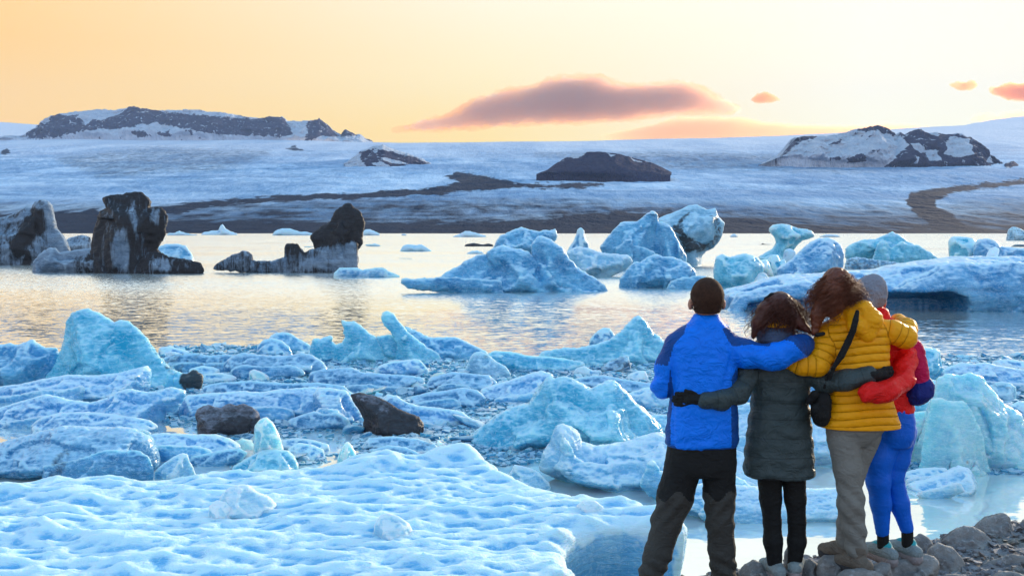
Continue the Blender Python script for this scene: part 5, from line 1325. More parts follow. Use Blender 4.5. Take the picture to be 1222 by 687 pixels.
def hand_shapes(b, wrist, tip, up, side, size=0.19, curl=0.35, r=0.0105, thumb=1):
    """five-fingered hand: wrist->tip axis, 'side' = across the knuckles, 'up' = back of the hand"""
    wrist = np.array(wrist); ax = np.array(tip) - wrist; ax /= np.linalg.norm(ax)
    side = np.array(side, float); side -= ax * side.dot(ax); side /= np.linalg.norm(side)
    nrm = np.cross(ax, side); 
    if nrm.dot(np.array(up)) < 0: nrm = -nrm
    pl = size * 0.5; out = [cap(wrist, wrist + ax * pl * 0.85, 0.026, 0.030, 1.0)]
    for off in (-0.028, -0.009, 0.010, 0.028):
        out.append(cap(wrist + ax * 0.02 + side * off * 0.6, wrist + ax * pl + side * off, 0.014, 0.0135))
    for off, ln in ((-0.033, 0.066), (-0.011, 0.082), (0.011, 0.088), (0.033, 0.076)):
        k0 = wrist + ax * pl * 0.97 + side * off; d = ax.copy(); p = k0
        for j, fr in enumerate((0.45, 0.32, 0.23)):
            d = d - nrm * curl * (0.5 + 0.4 * j); d /= np.linalg.norm(d)
            q_ = p + d * ln * fr; out.append(cap(p, q_, r * (1.05 - .08 * j), r * (0.97 - .08 * j))); p = q_
    ts = wrist + ax * pl * 0.25 + side * 0.030 * thumb; d = ax * 0.92 + side * 0.42 * thumb; d /= np.linalg.norm(d)
    m1 = ts + d * 0.040; out.append(cap(ts, m1, 0.014, 0.0125)); out.append(cap(m1, m1 + (d + ax * 0.6) / np.linalg.norm(d + ax * 0.6) * 0.034, 0.0122, 0.010))
    return out
def shoe(parent, org, ankle, toe_dir, L=0.245, up=0.13, mat=None, trim=None, name='shoe', w=0.048, high=False, sole=None):
    """ankle: world point over the heel at ground level; toe_dir: unit xy"""
    a = np.array(ankle, float); d = np.array([toe_dir[0], toe_dir[1], 0.0]); d /= np.linalg.norm(d)
    heel = a - d * 0.055; toe = heel + d * L
    s = [cap(heel + (0, 0, 0.05), heel + d * 0.12 + (0, 0, 0.058), 0.042, 0.046), cap(heel + d * 0.12 + (0, 0, 0.055), toe - d * 0.05 + (0, 0, 0.036), 0.046, 0.034),
         cap(a + (0, 0, 0.06), a + (0, 0, up), 0.043, 0.046 if high else 0.040), cap(toe - d * 0.07 + (0, 0, 0.036), toe - d * 0.035 + (0, 0, 0.034), 0.040, 0.032)]
    sh = sdf_mesh(name, s, 0.006, 0.02, mat, parent, org, wrinkle=(0.0015, 0.03), mats=(mat, trim or mat),
                  mfun=(lambda c, n_: ((c[:, 2] > a[2] + up + 0.005)).astype(int)) if trim else None)
    so = [cap(heel + (0, 0, 0.012), heel + d * 0.11 + (0, 0, 0.012), 0.043, 0.040), cap(heel + d * 0.11 + (0, 0, 0.012), toe - d * 0.05 + (0, 0, 0.014), 0.040, 0.044)]
    base = sdf_mesh('sole', so, 0.006, 0.01, sole or C_SOLE, sh, org)
    # laces
    lc = []
    for i in range(4):
        p = heel + d * (0.13 + 0.022 * i); z = 0.100 - 0.009 * i; sd_ = np.array([-d[1], d[0], 0])
        lc.append(cap(p + sd_ * 0.022 + (0, 0, z - 0.008), p + (0, 0, z), 0.0035, 0.0035)); lc.append(cap(p + (0, 0, z), p - sd_ * 0.022 + (0, 0, z - 0.008), 0.0035, 0.0035))
    sdf_mesh('laces', lc, 0.003, 0.001, C_BLACK, sh, org, pad=0.01)
    return sh

# ---- man in the blue jacket
def man():
    b = Body(5.95); org = b.P(838, 700, 0); E = person('man with short dark hair in a bright blue jacket, leftmost of the four people', org)
    C, H, W, hs = head_shapes(b, 843.5, 358, 0.02, 48, 36)
    neck = cap(b.P(843, 372, 0.02), b.P(842, 400, 0.0), 0.058, 0.066)
    tor = loft(b, [(398, 815, 870, .09, 0), (420, 806, 874, .11, 0), (470, 806, 872, .11, 0), (527, 802, 874, .11, 0), (560, 802, 874, .11, 0)])
    hipL, kneL, ankL = b.P(822, 545, 0), b.P(798, 620, 0.03), b.P(774, 706, 0)
    hipR, kneR, ankR = b.P(855, 545, 0), b.P(858, 620, -0.01), b.P(864, 706, 0)
    shL, elL, wrL = b.P(806, 408, 0), b.P(790, 463, 0.02), b.P(806, 452, 0.27)
    shR, elR, wrR = b.P(868, 408, 0), b.P(922, 423, -0.02), b.P(955, 405, 0.20)
    body = hs + [neck, tor, chain([hipL, kneL, ankL], [.075, .055, .042]), chain([hipR, kneR, ankR], [.075, .055, .042]),
                 chain([shL, elL, wrL], [.05, .042, .03]), chain([shR, elR, wrR], [.05, .042, .03])]
    body += hand_shapes(b, wrL, wrL + (0.02, 0.1, 0), (0, 0, 1), (1, 0, 0)) + hand_shapes(b, wrR, wrR + (0.02, 0.1, -0.12), (0, 0, 1), (1, 0, 0))
    sdf_mesh('body', body, 0.009, 0.018, C_SKIN, E, org)
    # cropped hair: a cap just outside the skull, down to the nape
    def capf(X, Y, Z):
        k = np.sqrt(((X - C[0]) / (W + .008)) ** 2 + ((Y - C[1] + .012) / (W * 1.22 + .008)) ** 2 + ((Z - C[2] - .022) / (H * .9 + .006)) ** 2)
        v = (k - 1) * W
        n2 = np.sqrt(((X - C[0]) / (W * .86)) ** 2 + ((Y - C[1] + .012) / (W * 1.1)) ** 2 + ((Z - C[2] + .040) / (H * .75)) ** 2)
        v = smin(v, (n2 - 1) * W, 0.02)
        v = smax(v, (Y - C[1]) * 0.9 - 0.050 - (Z - C[2]) * 0.9, 0.01)
        v = smax(v, -(np.sqrt((np.abs(X - C[0]) - W - .012) ** 2 + (Y - C[1]) ** 2 + (Z - C[2] + H * .22) ** 2) - .034), .006)
        return smax(v, C[2] - H * .62 - Z, 0.008)
    capf.box = (C - 0.15, C + 0.17)
    hair = sdf_mesh('hair', [capf], 0.006, 0.01, H_BROWN, E, org, wrinkle=(0.0022, 0.011))
    rs_ = np.random.RandomState(3); R = []; D = []; Ln = []
    for i in range(1500):
        d = rs_.normal(size=3); d /= np.linalg.norm(d)
        if d[2] < -0.45 or (d[1] > 0.5 and d[2] < 0.3): continue
        p = C + (0, -.012, .022) + d * ((W + .003), (W * 1.22 + .003), H * .9 + .002)
        if d[2] < 0.15: p[2] -= 0.02
        R.append(p); D.append(d + (rs_.normal() * .3, rs_.normal() * .3, -0.5)); Ln.append(rs_.uniform(.010, .02))
    strands('hair_strands', H_BROWN, hair, org, R, [x / np.linalg.norm(x) for x in D], Ln, (0, 0, -.6), 3, rad=.0012, nseg=3, curl=.002)
    # jacket
    jt = loft(b, [(390, 815, 867, .080, .00), (397, 803, 873, .098, .00), (412, 797, 877, .118, .00), (440, 800, 879, .128, .00), (470, 801, 878, .128, .00), (500, 797, 880, .130, .00), (522, 794.5, 880, .132, .00), (531, 795, 880, .130, .00)], n=2.5)
    col_ = loft(b, [(375, 829, 857, .066, .012), (381, 826, 860, .074, .006), (387, 819, 865, .088, 0), (394, 812, 870, .09, 0), (402, 808, 874, .09, 0)], n=2.2, endround=.010)
    aL = chain([b.P(806, 410, 0), b.P(796, 436, 0), b.P(790.5, 461, .02), b.P(804, 455, .22)], [.062, .064, .061, .05], k=.03)
    aR = chain([b.P(867, 411, 0), b.P(892, 423, -.05), b.P(926, 426, -.12), b.P(945, 417, -.15), b.P(957, 412, -.08), b.P(958, 408, .04)], [.072, .078, .072, .066, .062, .054], k=.03)
    sW = b.P(838, 0, 0)[0]
    def panels(c, n_):
        px, py = proj(c[:, 0], c[:, 1], c[:, 2])
        yoke = (polysd(px, py, [(782, 434), (790, 405), (800, 392), (820, 386), (816, 398), (804, 412), (797, 436)]) < 0) | (polysd(px, py, [(862, 392), (880, 386), (905, 396), (924, 402), (918, 413), (898, 411), (874, 413), (868, 404)]) < 0)
        side = (polysd(px, py, [(788, 536), (796, 470), (800, 440), (804, 470), (800, 500), (800, 536)]) < 0) | (polysd(px, py, [(873, 536), (873, 452), (878, 440), (890, 460), (890, 536)]) < 0)
        cuff = (polysd(px, py, [(934, 405), (940, 390), (985, 386), (985, 416), (967, 428), (955, 418), (946, 407)]) < 0)
        return (yoke | side | cuff).astype(int)
    def fold(v):
        px, py = proj(v[:, 0], v[:, 1], v[:, 2])
        f = 0.006 * np.exp(-((px - 832 - 0.05 * (py - 440)) / 2.6) ** 2) * sstep(430, 450, py)
        f -= 0.008 * np.exp(-((px - 872 + (py - 430) * 0.25) / 3.0) ** 2) * sstep(412, 425, py) * sstep(475, 445, py)
        f -= 0.008 * np.exp(-((px - 803) / 2.6) ** 2) * sstep(410, 425, py)
        f += 0.006 * np.sin((py + 0.5 * px) / 3.2) * sstep(800, 790, px) * sstep(430, 450, py)
        f += 0.004 * np.sin((px * 0.9 - py * 0.6) / 4.0) * sstep(880, 900, px)
        return f + 0.004 * np.sin(py / 2.6 + px * 0.08) * sstep(512, 528, py)
    sdf_mesh('jacket', [jt, col_, aL, aR], 0.0085, 0.022, C_BLUE, E, org, wrinkle=(0.0055, 0.085), mats=(C_BLUE, C_DKBLUE), mfun=panels, disp=fold, seed=8)
    hem = loft(b, [(527.5, 795.5, 879.5, .128, 0), (531.5, 796, 879, .126, 0)], n=2.5, endround=.004)
    sdf_mesh('jacket_hem', [hem], 0.006, 0.005, C_DKBLUE, E, org, pad=.015)
    # trousers
    def tr(c, n_):
        px, py = proj(c[:, 0], c[:, 1], c[:, 2]); return (py > 592 + 6 * np.sin(px / 5)).astype(int)
    th = loft(b, [(521, 799, 876, .118, 0), (535, 797, 877.5, .122, 0), (556, 795, 877, .125, 0), (566, 799, 873, .11, 0)], n=2.6)
    lL = chain([b.P(817, 550, 0), b.P(806, 590, .015), b.P(796, 622, .03), b.P(785, 660, .01), b.P(772, 702, 0)], [.110, .104, .088, .078, .073], k=.03)
    lR = chain([b.P(857, 550, 0), b.P(858.5, 590, 0), b.P(859, 622, -.01), b.P(861, 655, 0), b.P(865, 702, 0)], [.104, .092, .080, .076, .078], k=.03)
    def tf(v):
        px, py = proj(v[:, 0], v[:, 1], v[:, 2])
        return 0.006 * np.sin(py / 3.4 + px * 0.35) * sstep(585, 600, py) * sstep(640, 615, py) + 0.007 * np.sin(py / 2.6 - px * .2) * sstep(655, 675, py)
    sdf_mesh('trousers', [th, lL, lR], 0.0085, 0.015, C_BLACK, E, org, wrinkle=(0.0045, 0.08), mats=(C_BLACK, C_CHAR), mfun=tr, disp=tf, seed=4)
    shoe(E, org, b.P(772, 718, 0), (-.35, .94), mat=C_BOOT); shoe(E, org, b.P(866, 718, 0), (.25, .97), mat=C_BOOT)
    return b
man()

# ---- woman in the long dark coat
def woman_coat():
    b = Body(6.02); org = b.P(930, 683, 0); E = person('woman with auburn hair in a long dark green coat, second from the left', org)
    C, H, W, hs = head_shapes(b, 929, 375, 0.02, 44, 31)
    shL, shR = b.P(905, 424, .0), b.P(956, 424, .0)
    gl1 = b.P(838, 476, -.185); gl2 = b.P(1041, 447, -.235)
    body = hs + [cap(b.P(929, 385, .02), b.P(929, 412, 0), .05, .06), loft(b, [(410, 908, 952, .08, 0), (470, 906, 955, .09, 0), (550, 904, 957, .10, 0)]),
        chain([b.P(918, 560, 0), b.P(921.5, 622, .01), b.P(925, 674, 0)], [.06, .042, .032]), chain([b.P(946, 560, 0), b.P(951, 622, .0), b.P(948, 670, .01)], [.06, .042, .032]),
        chain([shL, b.P(884, 466, -.10), gl1], [.045, .038, .03]), chain([shR, b.P(986, 456, -.12), gl2], [.045, .038, .03])]
    sdf_mesh('body', body, 0.009, 0.018, C_SKIN, E, org)
    def coat_q(v):
        px, py = proj(v[:, 0], v[:, 1], v[:, 2])
        f = -0.007 * np.exp(-((py - 484 - 2 * np.sin(px / 17)) / 1.6) ** 2) * sstep(892, 898, px)
        f -= 0.005 * np.exp(-((px - 908 + (py - 430) * .05) / 1.8) ** 2) * sstep(425, 435, py) * sstep(566, 480, py)
        f -= 0.005 * np.exp(-((py - 440) / 1.6) ** 2) * (px > 900) * (px < 962)
        return f + 0.0035 * np.sin(py / 3.0 + 1.5 * np.sin(px / 9.0)) * sstep(425, 440, py)
    ct = loft(b, [(404, 908, 952, .085, 0), (412, 898, 962, .105, 0), (428, 892, 968, .125, 0), (450, 896, 966, .128, 0), (481, 897, 965, .125, 0), (510, 893, 967, .135, 0), (540, 889.5, 970, .145, 0), (566, 888, 971, .150, 0)], n=2.4, endround=.012)
    pL = [b.P(903, 426, 0), b.P(893, 446, -.06), b.P(881, 468, -.12), b.P(862, 476, -.185), b.P(842, 477.5, -.195)]; aL = chain(pL, [.062, .066, .064, .056, .052], k=.03)
    pR = [b.P(958, 426, 0), b.P(970, 445, -.05), b.P(984, 456, -.12), b.P(1010, 454, -.215), b.P(1036, 447, -.235)]; aR = chain(pR, [.062, .062, .062, .056, .050], k=.03)
    coat = sdf_mesh('coat', [ct, aL, aR], 0.0085, 0.022, C_COATQ, E, org, wrinkle=(0.005, 0.075), disp=coat_q, seed=14, param=[(ct, lambda v: v[:, 2] / .115), (aL, along(pL, .11)), (aR, along(pR, .11))])
    hem = loft(b, [(561.5, 888.5, 970.5, .150, 0), (566.5, 889, 970, .149, 0)], n=2.4, endround=.004)
    sdf_mesh('hem', [hem], 0.006, 0.004, C_BLACK, coat, org, pad=.015)
    hood = [loft(b, [(386, 908, 940, .085, -.01), (394, 903, 945, .115, -.03), (404, 902, 947, .125, -.045), (413, 908, 942, .115, -.04)], n=2.2, endround=.025), cap(b.P(908, 396, -.05), b.P(941, 396, -.05), .035, .035)]
    hd_ = sdf_mesh('hood', hood, 0.008, 0.02, C_HOOD, E, org, wrinkle=(0.004, 0.06))
    sdf_mesh('hood_lining', [loft(b, [(380, 912, 938, .085, -.01), (384, 909, 941, .094, -.015), (389, 907, 943, .100, -.025)], n=2.2, endround=.010)], 0.007, 0.01, C_YEL, hd_, org, wrinkle=(0.003, .04))
    for w_, tip, up, sd_, th in ((gl1 + (-.005, -.01, 0), gl1 + (-.2, .035, -0.01), (0, -1, 0), (0, .12, -1), -1), (gl2 + (.0, -.01, 0), gl2 + (.2, .075, .0), (-.3, -1, 0), (0, .1, 1), -1)):
        hs2 = hand_shapes(b, w_, tip, up, sd_, size=.175, curl=.20, r=.0135, thumb=th)
        g_ = sdf_mesh('glove', hs2 + [cap(w_ + (w_ - tip) * 0.08, w_ + (tip - w_) * 0.12, .037, .034)], 0.0045, 0.006, C_BLACK, E, org, pad=.02)
    sdf_mesh('leggings', [chain([b.P(918, 555, 0), b.P(919.5, 595, .01), b.P(921.5, 622, .01), b.P(922.5, 645, 0), b.P(925, 676, 0)], [.080, .064, .052, .056, .041]),
                          chain([b.P(946, 555, 0), b.P(949, 595, 0), b.P(951, 622, 0), b.P(951, 645, .01), b.P(948, 672, .01)], [.078, .062, .051, .054, .041])], 0.008, 0.008, C_BLACK, E, org, wrinkle=(0.003, .05))
    shoe(E, org, b.P(925, 688, .0), (-.2, .98), mat=C_SHOE, sole=C_SOLE2, trim=C_TURQ, up=.10); shoe(E, org, b.P(949, 684, .02), (.35, .94), mat=C_SHOE, sole=C_SOLE2, trim=C_TURQ, up=.10)
    # hair
    Wc, Hc = W + .016, H * .92 + .016
    def hc(X, Y, Z):
        k = np.sqrt(((X - C[0]) / Wc) ** 2 + ((Y - C[1] + .02) / (Wc * 1.15)) ** 2 + ((Z - C[2] - .02) / Hc) ** 2); v = (k - 1) * Wc
        zc = b.P(929, 380, 0)[2]
        v = smax(v, (zc - Z) + 0.0 * X, .02)
        return smax(v, (Y - C[1]) - 0.05 - (Z - C[2]) * .6, .02)
    hc.box = (C - .2, C + .2)
    lock = [hc, chain([b.P(914, 370, -.03), b.P(905, 386, -.05), b.P(899, 402, -.06)], [.05, .036, .010]), chain([b.P(942, 370, -.04), b.P(952, 384, -.09), b.P(968, 397, -.13)], [.05, .036, .010])]
    hair = sdf_mesh('hair', lock, 0.007, 0.03, H_AUB, E, org, wrinkle=(0.006, .03))
    rs_ = np.random.RandomState(11); R = []; D = []; Ln = []
    for i in range(2200):
        d = rs_.normal(size=3); d[1] = -abs(d[1]) * (1 if rs_.rand() < .75 else -1); d /= np.linalg.norm(d)
        if d[2] < -0.35: continue
        R.append(C + (0, -.02, .02) + d * (Wc - .002, Wc * 1.15 - .002, Hc - .002))
        s = 1 if rs_.rand() < .58 else -1
        D.append(np.array([s * .75 + d[0] * .8, -.28 + d[1] * .2, -.35])); Ln.append(rs_.uniform(.08, .2) * (1.15 if abs(d[0]) > .4 else .45))
    strands('hair_strands', H_AUB, hair, org, R, [x / np.linalg.norm(x) for x in D], Ln, (.05, .04, -1.0), 12, rad=.0015, nseg=8, curl=.045, wind=(.25, -.1, .2))
    # dark sunglasses band pushed up on the head
    sdf_mesh('headband', [chain([b.P(913, 364, .02), b.P(915, 357, .0), b.P(921, 352.5, -.01), b.P(928, 351, -.01)], [.012, .013, .013, .01])], 0.005, .004, C_BLACK, E, org, pad=.015)
woman_coat()

# ---- woman in the mustard puffer jacket
def woman_yellow():
    b = Body(5.92); org = b.P(1018, 680, 0); E = person('woman with wavy copper hair in a mustard yellow quilted jacket, third from the left', org)
    C, H, W, hs = head_shapes(b, 997, 347, 0.03, 46, 32)
    wl = b.P(940, 432, .00); wr = b.P(1070, 382, .22)
    body = hs + [cap(b.P(998, 362, .02), b.P(1005, 396, 0), .052, .06), loft(b, [(392, 990, 1046, .08, 0), (440, 998, 1052, .1, 0), (505, 992, 1056, .09, 0), (515, 994, 1050, .08, 0)]),
        chain([b.P(1007, 525, -.01), b.P(1015, 600, -.02), b.P(1022, 655, 0)], [.07, .05, .036]), chain([b.P(1032, 520, .03), b.P(1013, 595, .09), b.P(1009, 646, .10)], [.06, .045, .034]),
        chain([b.P(985, 398, 0), b.P(974, 438, -.08), wl], [.045, .038, .03]), chain([b.P(1052, 396, 0), b.P(1082, 402, -.02), wr], [.045, .038, .03])]
    body += hand_shapes(b, wl, wl + (-.12, .05, .03), (0, -1, 0), (0, 0, 1)) + hand_shapes(b, wr, wr + (.02, .12, -.10), (0, 0, 1), (1, 0, 0))
    sdf_mesh('body', body, 0.009, 0.018, C_SKIN, E, org)
    Q = (0.047, 0.011)
    jt = loft(b, [(379, 998, 1042, .075, 0), (386, 984, 1056, .10, 0), (400, 979, 1060, .118, 0), (430, 990, 1059, .125, 0), (455, 993, 1060, .125, 0), (478, 987, 1064, .128, 0), (500, 979, 1071, .135, 0), (507, 977.5, 1074, .138, 0)], n=2.4, endround=.012)
    # hem slopes: left a little lower than right
    pL = [b.P(987, 397, 0), b.P(983, 416, -.03), b.P(975, 435, -.06), b.P(958, 435, -.05), b.P(942, 430, -.02)]; aL = chain(pL, [.064, .068, .064, .058, .052], k=.03)
    pR = [b.P(1050, 393, 0), b.P(1066, 396, -.02), b.P(1080, 402, -.02), b.P(1082, 392, .08), b.P(1072, 384, .20)]; aR = chain(pR, [.064, .064, .062, .056, .05], k=.03)
    jk = sdf_mesh('jacket', [jt, aL, aR], 0.0072, 0.014, C_YELQ, E, org, wrinkle=(0.004, 0.06), seed=24, param=[(jt, lambda v: (v[:, 2] + .010 * np.sin(v[:, 0] * 11) - .03 * (v[:, 0] - org[0])) / .047), (aL, along(pL, .045)), (aR, along(pR, .045))], disp=lambda v: .004 * (np.abs(np.sin(math.pi * (v[:, 2] + .010 * np.sin(v[:, 0] * 11) - .03 * (v[:, 0] - org[0])) / .047)) ** .6 - .5) * (np.abs(v[:, 0] - org[0]) < .2))
    hood = [chain([b.P(1016, 374, -.06), b.P(1030, 370, -.09), b.P(1040, 382, -.10), b.P(1038, 398, -.11)], [.045, .05, .055, .035], k=.03), chain([b.P(1016, 372, -.07), b.P(1022, 388, -.12), b.P(1034, 402, -.11)], [.03, .045, .03], k=.03), cap(b.P(1002, 374, -.02), b.P(1020, 372, -.04), .05, .045)]
    sdf_mesh('hood', hood, 0.007, 0.025, C_YEL, E, org, wrinkle=(0.007, .045))
    sdf_mesh('hem', [loft(b, [(504, 979, 1072, .139, 0), (509, 978, 1073.5, .139, 0)], n=2.4, endround=.005)], 0.006, 0.004, C_YEL, jk, org, pad=.015)
    # sleeve patch, shoulder strap, camera bag
    sdf_mesh('sleeve_patch', [cap(b.P(975, 399.5, -.118), b.P(982.5, 398, -.118), .012, .012, 1)], 0.004, .002, C_BLACK, jk, org, pad=.01)
    pts = [(1023, 372, -.165), (1021, 382, -.180), (1018, 394, -.178), (1012, 408, -.157), (1004, 424, -.158), (995, 438, -.15), (990, 452, -.13)]
    sdf_mesh('camera_strap', [chain([b.P(*p_) for p_ in pts], [.012, .017, .018, .020, .020, .012, .010], k=.004)], 0.005, .004, C_BLACK, E, org, pad=.015)
    sdf_mesh('camera_bag', [loft(b, [(466, 969, 984, .05, -.06), (474, 966, 986, .07, -.06), (494, 966.5, 985, .07, -.06), (505, 970, 980, .05, -.06)], n=3.5, endround=.02), cap(b.P(984, 462, -.08), b.P(988, 446, -.10), .008, .007), cap(b.P(966, 478, -.1), b.P(972, 470, -.13), .02, .02), cap(b.P(974, 486, -.13), b.P(978, 496, -.12), .022, .024)],
             0.006, .01, C_BLACK, E, org, wrinkle=(.006, .03))
    # trousers
    th = loft(b, [(500, 988, 1058, .11, 0), (512, 987, 1053, .112, 0), (524, 989, 1045, .105, .02), (532, 993, 1036, .09, .03)], n=2.5)
    lL = chain([b.P(1006, 525, -.01), b.P(1012, 560, -.02), b.P(1016, 600, -.02), b.P(1019.5, 630, .0), b.P(1022, 656, .0)], [.090, .078, .070, .062, .060], k=.03)
    lR = chain([b.P(1035, 520, .03), b.P(1018, 560, .06), b.P(1013, 595, .09), b.P(1011, 630, .10), b.P(1009, 648, .10)], [.080, .072, .064, .058, .054], k=.03)
    def tf(v):
        px, py = proj(v[:, 0], v[:, 1], v[:, 2])
        return 0.005 * np.sin(py / 3.2 - px * 0.3) * sstep(560, 590, py) + 0.004 * np.sin(px / 2.5 + py * .1) * sstep(520, 500, py)
    sdf_mesh('trousers', [th, lL, lR], 0.0085, 0.015, C_GREY, E, org, wrinkle=(0.0045, 0.075), disp=tf, seed=31)
    shoe(E, org, b.P(1024, 682, -.02), (-.55, .83), mat=C_BOOT, up=.14, high=True, name='boot'); shoe(E, org, b.P(1008, 668, .10), (-.62, .78), mat=C_BOOT, up=.13, high=True, name='boot')
    # hair: big wavy mass blown to both sides
    Wc, Hc = W + .010, H * .95 + .010
    def hc(X, Y, Z):
        k = np.sqrt(((X - C[0]) / Wc) ** 2 + ((Y - C[1] + .02) / (Wc * 1.12)) ** 2 + ((Z - C[2] - .018) / Hc) ** 2); v = (k - 1) * Wc
        return smax(v, (Y - C[1]) - 0.05 - (Z - C[2]) * .6, .02)
    hc.box = (C - .22, C + .22)
    lock = [hc, chain([b.P(984, 355, -.03), b.P(976, 376, -.06), b.P(972, 398, -.07)], [.045, .034, .012]), chain([b.P(996, 348, -.05), b.P(996, 364, -.07), b.P(992, 374, -.07)], [.07, .05, .022]), chain([b.P(1005, 345, -.03), b.P(1009, 356, -.05), b.P(1011, 364, -.04)], [.042, .03, .012])]
    hair = sdf_mesh('hair', lock, 0.007, 0.03, H_RED, E, org, wrinkle=(0.010, .035))
    rs_ = np.random.RandomState(21); R = []; D = []; Ln = []
    for i in range(3000):
        d = rs_.normal(size=3); d[1] = -abs(d[1]) * (1 if rs_.rand() < .75 else -1); d /= np.linalg.norm(d)
        if d[2] < -0.55: continue
        R.append(C + (0, -.02, .018) + d * (Wc - .004, Wc * 1.12 - .004, Hc - .004))
        s = -1 if rs_.rand() < .72 else 1
        D.append(np.array([s * .25 + d[0] * .6, -.2 + d[1] * .3, -.4])); Ln.append(rs_.uniform(.05, .13) * (1.6 if s < 0 and d[0] < -.2 else .7))
    strands('hair_strands', H_RED, hair, org, R, [x / np.linalg.norm(x) for x in D], Ln, (0, .03, -1.0), 22, rad=.0015, nseg=8, curl=.06, wind=(.1, -.1, .3))
    R = []; D = []; Ln = []
    for i in range(60):
        a = rs_.uniform(-1, 1)
        R.append(C + (Wc * .8, -.06 + .03 * a, .02 + .05 * a)); D.append(np.array([.8, -.2, -.55 + .3 * a])); Ln.append(rs_.uniform(.1, .19))
    strands('flyaway_strands', H_RED, hair, org, R, [x / np.linalg.norm(x) for x in D], Ln, (.2, 0, -.5), 23, rad=.0013, curl=.02)
woman_yellow()

# ---- woman in red with blue leggings
def woman_red():
    b = Body(6.12); org = b.P(1070, 660, 0); E = person('person in a red jacket, royal blue leggings and grey beanie, rightmost of the four', org)
    C, H, W, hs = head_shapes(b, 1038, 356, 0.03, 42, 31)
    wr_ = b.P(1070, 464, -.33)
    body = hs + [cap(b.P(1040, 366, .02), b.P(1050, 396, 0), .05, .058), loft(b, [(395, 1030, 1078, .08, 0), (440, 1034, 1082, .09, 0), (485, 1040, 1082, .09, 0), (500, 1044, 1080, .09, 0)]),
        chain([b.P(1062, 515, 0), b.P(1050, 572, -.02), b.P(1050.5, 600, 0), b.P(1053.5, 640, 0)], [.07, .045, .042, .028]), chain([b.P(1075, 515, .02), b.P(1066, 566, .03), b.P(1073, 600, .04), b.P(1083, 638, .02)], [.07, .045, .042, .028]),
        chain([b.P(1078, 405, 0), b.P(1080, 452, -.24), wr_], [.045, .04, .03]), chain([b.P(1034, 405, 0), b.P(1026, 440, .10), b.P(1030, 460, .2)], [.045, .04, .03])]
    body += hand_shapes(b, wr_, wr_ + (-.12, -.045, -.018), (0, -1, 0), (0, 0, 1), size=.16, r=.009)
    sdf_mesh('body', body, 0.009, 0.018, C_SKIN, E, org)
    jt = loft(b, [(366, 1038, 1055, .065, .01), (376, 1034, 1060, .07, 0), (392, 1024, 1078, .10, 0), (415, 1022, 1086, .12, 0), (450, 1028, 1088, .12, 0), (480, 1030, 1088, .125, 0), (490, 1030, 1088, .128, 0)], n=2.4, endround=.012)
    aR = chain([b.P(1077, 404, 0), b.P(1081, 428, -.12), b.P(1077, 454, -.26), b.P(1060, 466, -.37), b.P(1042, 469, -.40), b.P(1035, 469.5, -.405)], [.058, .060, .060, .057, .052, .048], k=.03)
    aL = chain([b.P(1034, 404, 0), b.P(1026, 440, .10), b.P(1032, 460, .2)], [.06, .058, .045], k=.03)
    def rf(v):
        px, py = proj(v[:, 0], v[:, 1], v[:, 2]); return 0.005 * np.sin(py / 2.8 + px * .25)
    jk = sdf_mesh('jacket', [jt, aR, aL], 0.0085, 0.022, C_RED, E, org, wrinkle=(0.007, 0.06), disp=rf, seed=41)
    rs_ = None
    bean = [ell(C + (0, -.01, .028), (W + .016, W * 1.22 + .012, H * .92 + .008)), chain([b.P(1038, 352, -.05), b.P(1030, 366, -.06), b.P(1022, 374, -.06)], [.06, .06, .03]), cap(b.P(1034, 345, -.01), b.P(1042, 341, -.01), .07, .07)]
    sdf_mesh('beanie', bean, 0.007, 0.03, C_BEAN, E, org, wrinkle=(0.004, .05))
    bp = sdf_mesh('backpack', [loft(b, [(404, 1080, 1092, .07, -.02), (414, 1076, 1097, .09, -.03), (440, 1077, 1101, .10, -.04), (456, 1080, 1102, .10, -.04), (462, 1084, 1100, .08, -.04)], n=2.8, endround=.02)], 0.0075, 0.01, C_CRIM, E, org, wrinkle=(0.006, .05))
    sdf_mesh('waist_bag', [loft(b, [(447, 1090, 1102, .06, -.06), (456, 1078, 1107, .09, -.07), (468, 1072, 1106, .10, -.07), (476, 1074, 1098, .085, -.06), (480, 1080, 1092, .06, -.06)], n=2.3, endround=.02)], 0.0075, 0.01, C_NAVY, E, org, wrinkle=(0.006, .05))
    sdf_mesh('buckle', [cap(b.P(1082, 459, -.165), b.P(1088, 460, -.165), .014, .014)], 0.005, .004, C_BLACK, bp, org, pad=.015)
    sdf_mesh('leggings', [loft(b, [(480, 1042, 1087, .115, 0), (500, 1042, 1089.5, .125, -.01), (518, 1044, 1089.5, .128, -.01), (532, 1046, 1084, .11, 0)], n=2.2),
        chain([b.P(1062, 515, 0), b.P(1047, 546, -.01), b.P(1048, 574, -.02), b.P(1051, 600, .0), b.P(1053, 634, .0)], [.095, .090, .068, .060, .040], k=.03),
        chain([b.P(1076, 515, .02), b.P(1070, 548, .03), b.P(1066, 566, .03), b.P(1073, 600, .04), b.P(1082, 630, .02)], [.09, .074, .060, .058, .040], k=.03)], 0.0075, 0.010, C_LEG, E, org, wrinkle=(0.0025, .05))
    sdf_mesh('sock', [cap(b.P(1053.5, 630, 0), b.P(1054, 652, 0), .036, .036)], 0.006, .004, C_BLACK, E, org)
    sdf_mesh('sock', [cap(b.P(1082.5, 626, .02), b.P(1083, 648, .02), .036, .036)], 0.006, .004, C_BLACK, E, org)
    shoe(E, org, b.P(1056, 668, .0), (-.35, .93), mat=C_SHOE, sole=C_SOLE2, trim=C_TURQ, up=.09); shoe(E, org, b.P(1085, 665, .03), (-.35, .93), mat=C_SHOE, sole=C_SOLE2, trim=C_TURQ, up=.09)
woman_red()

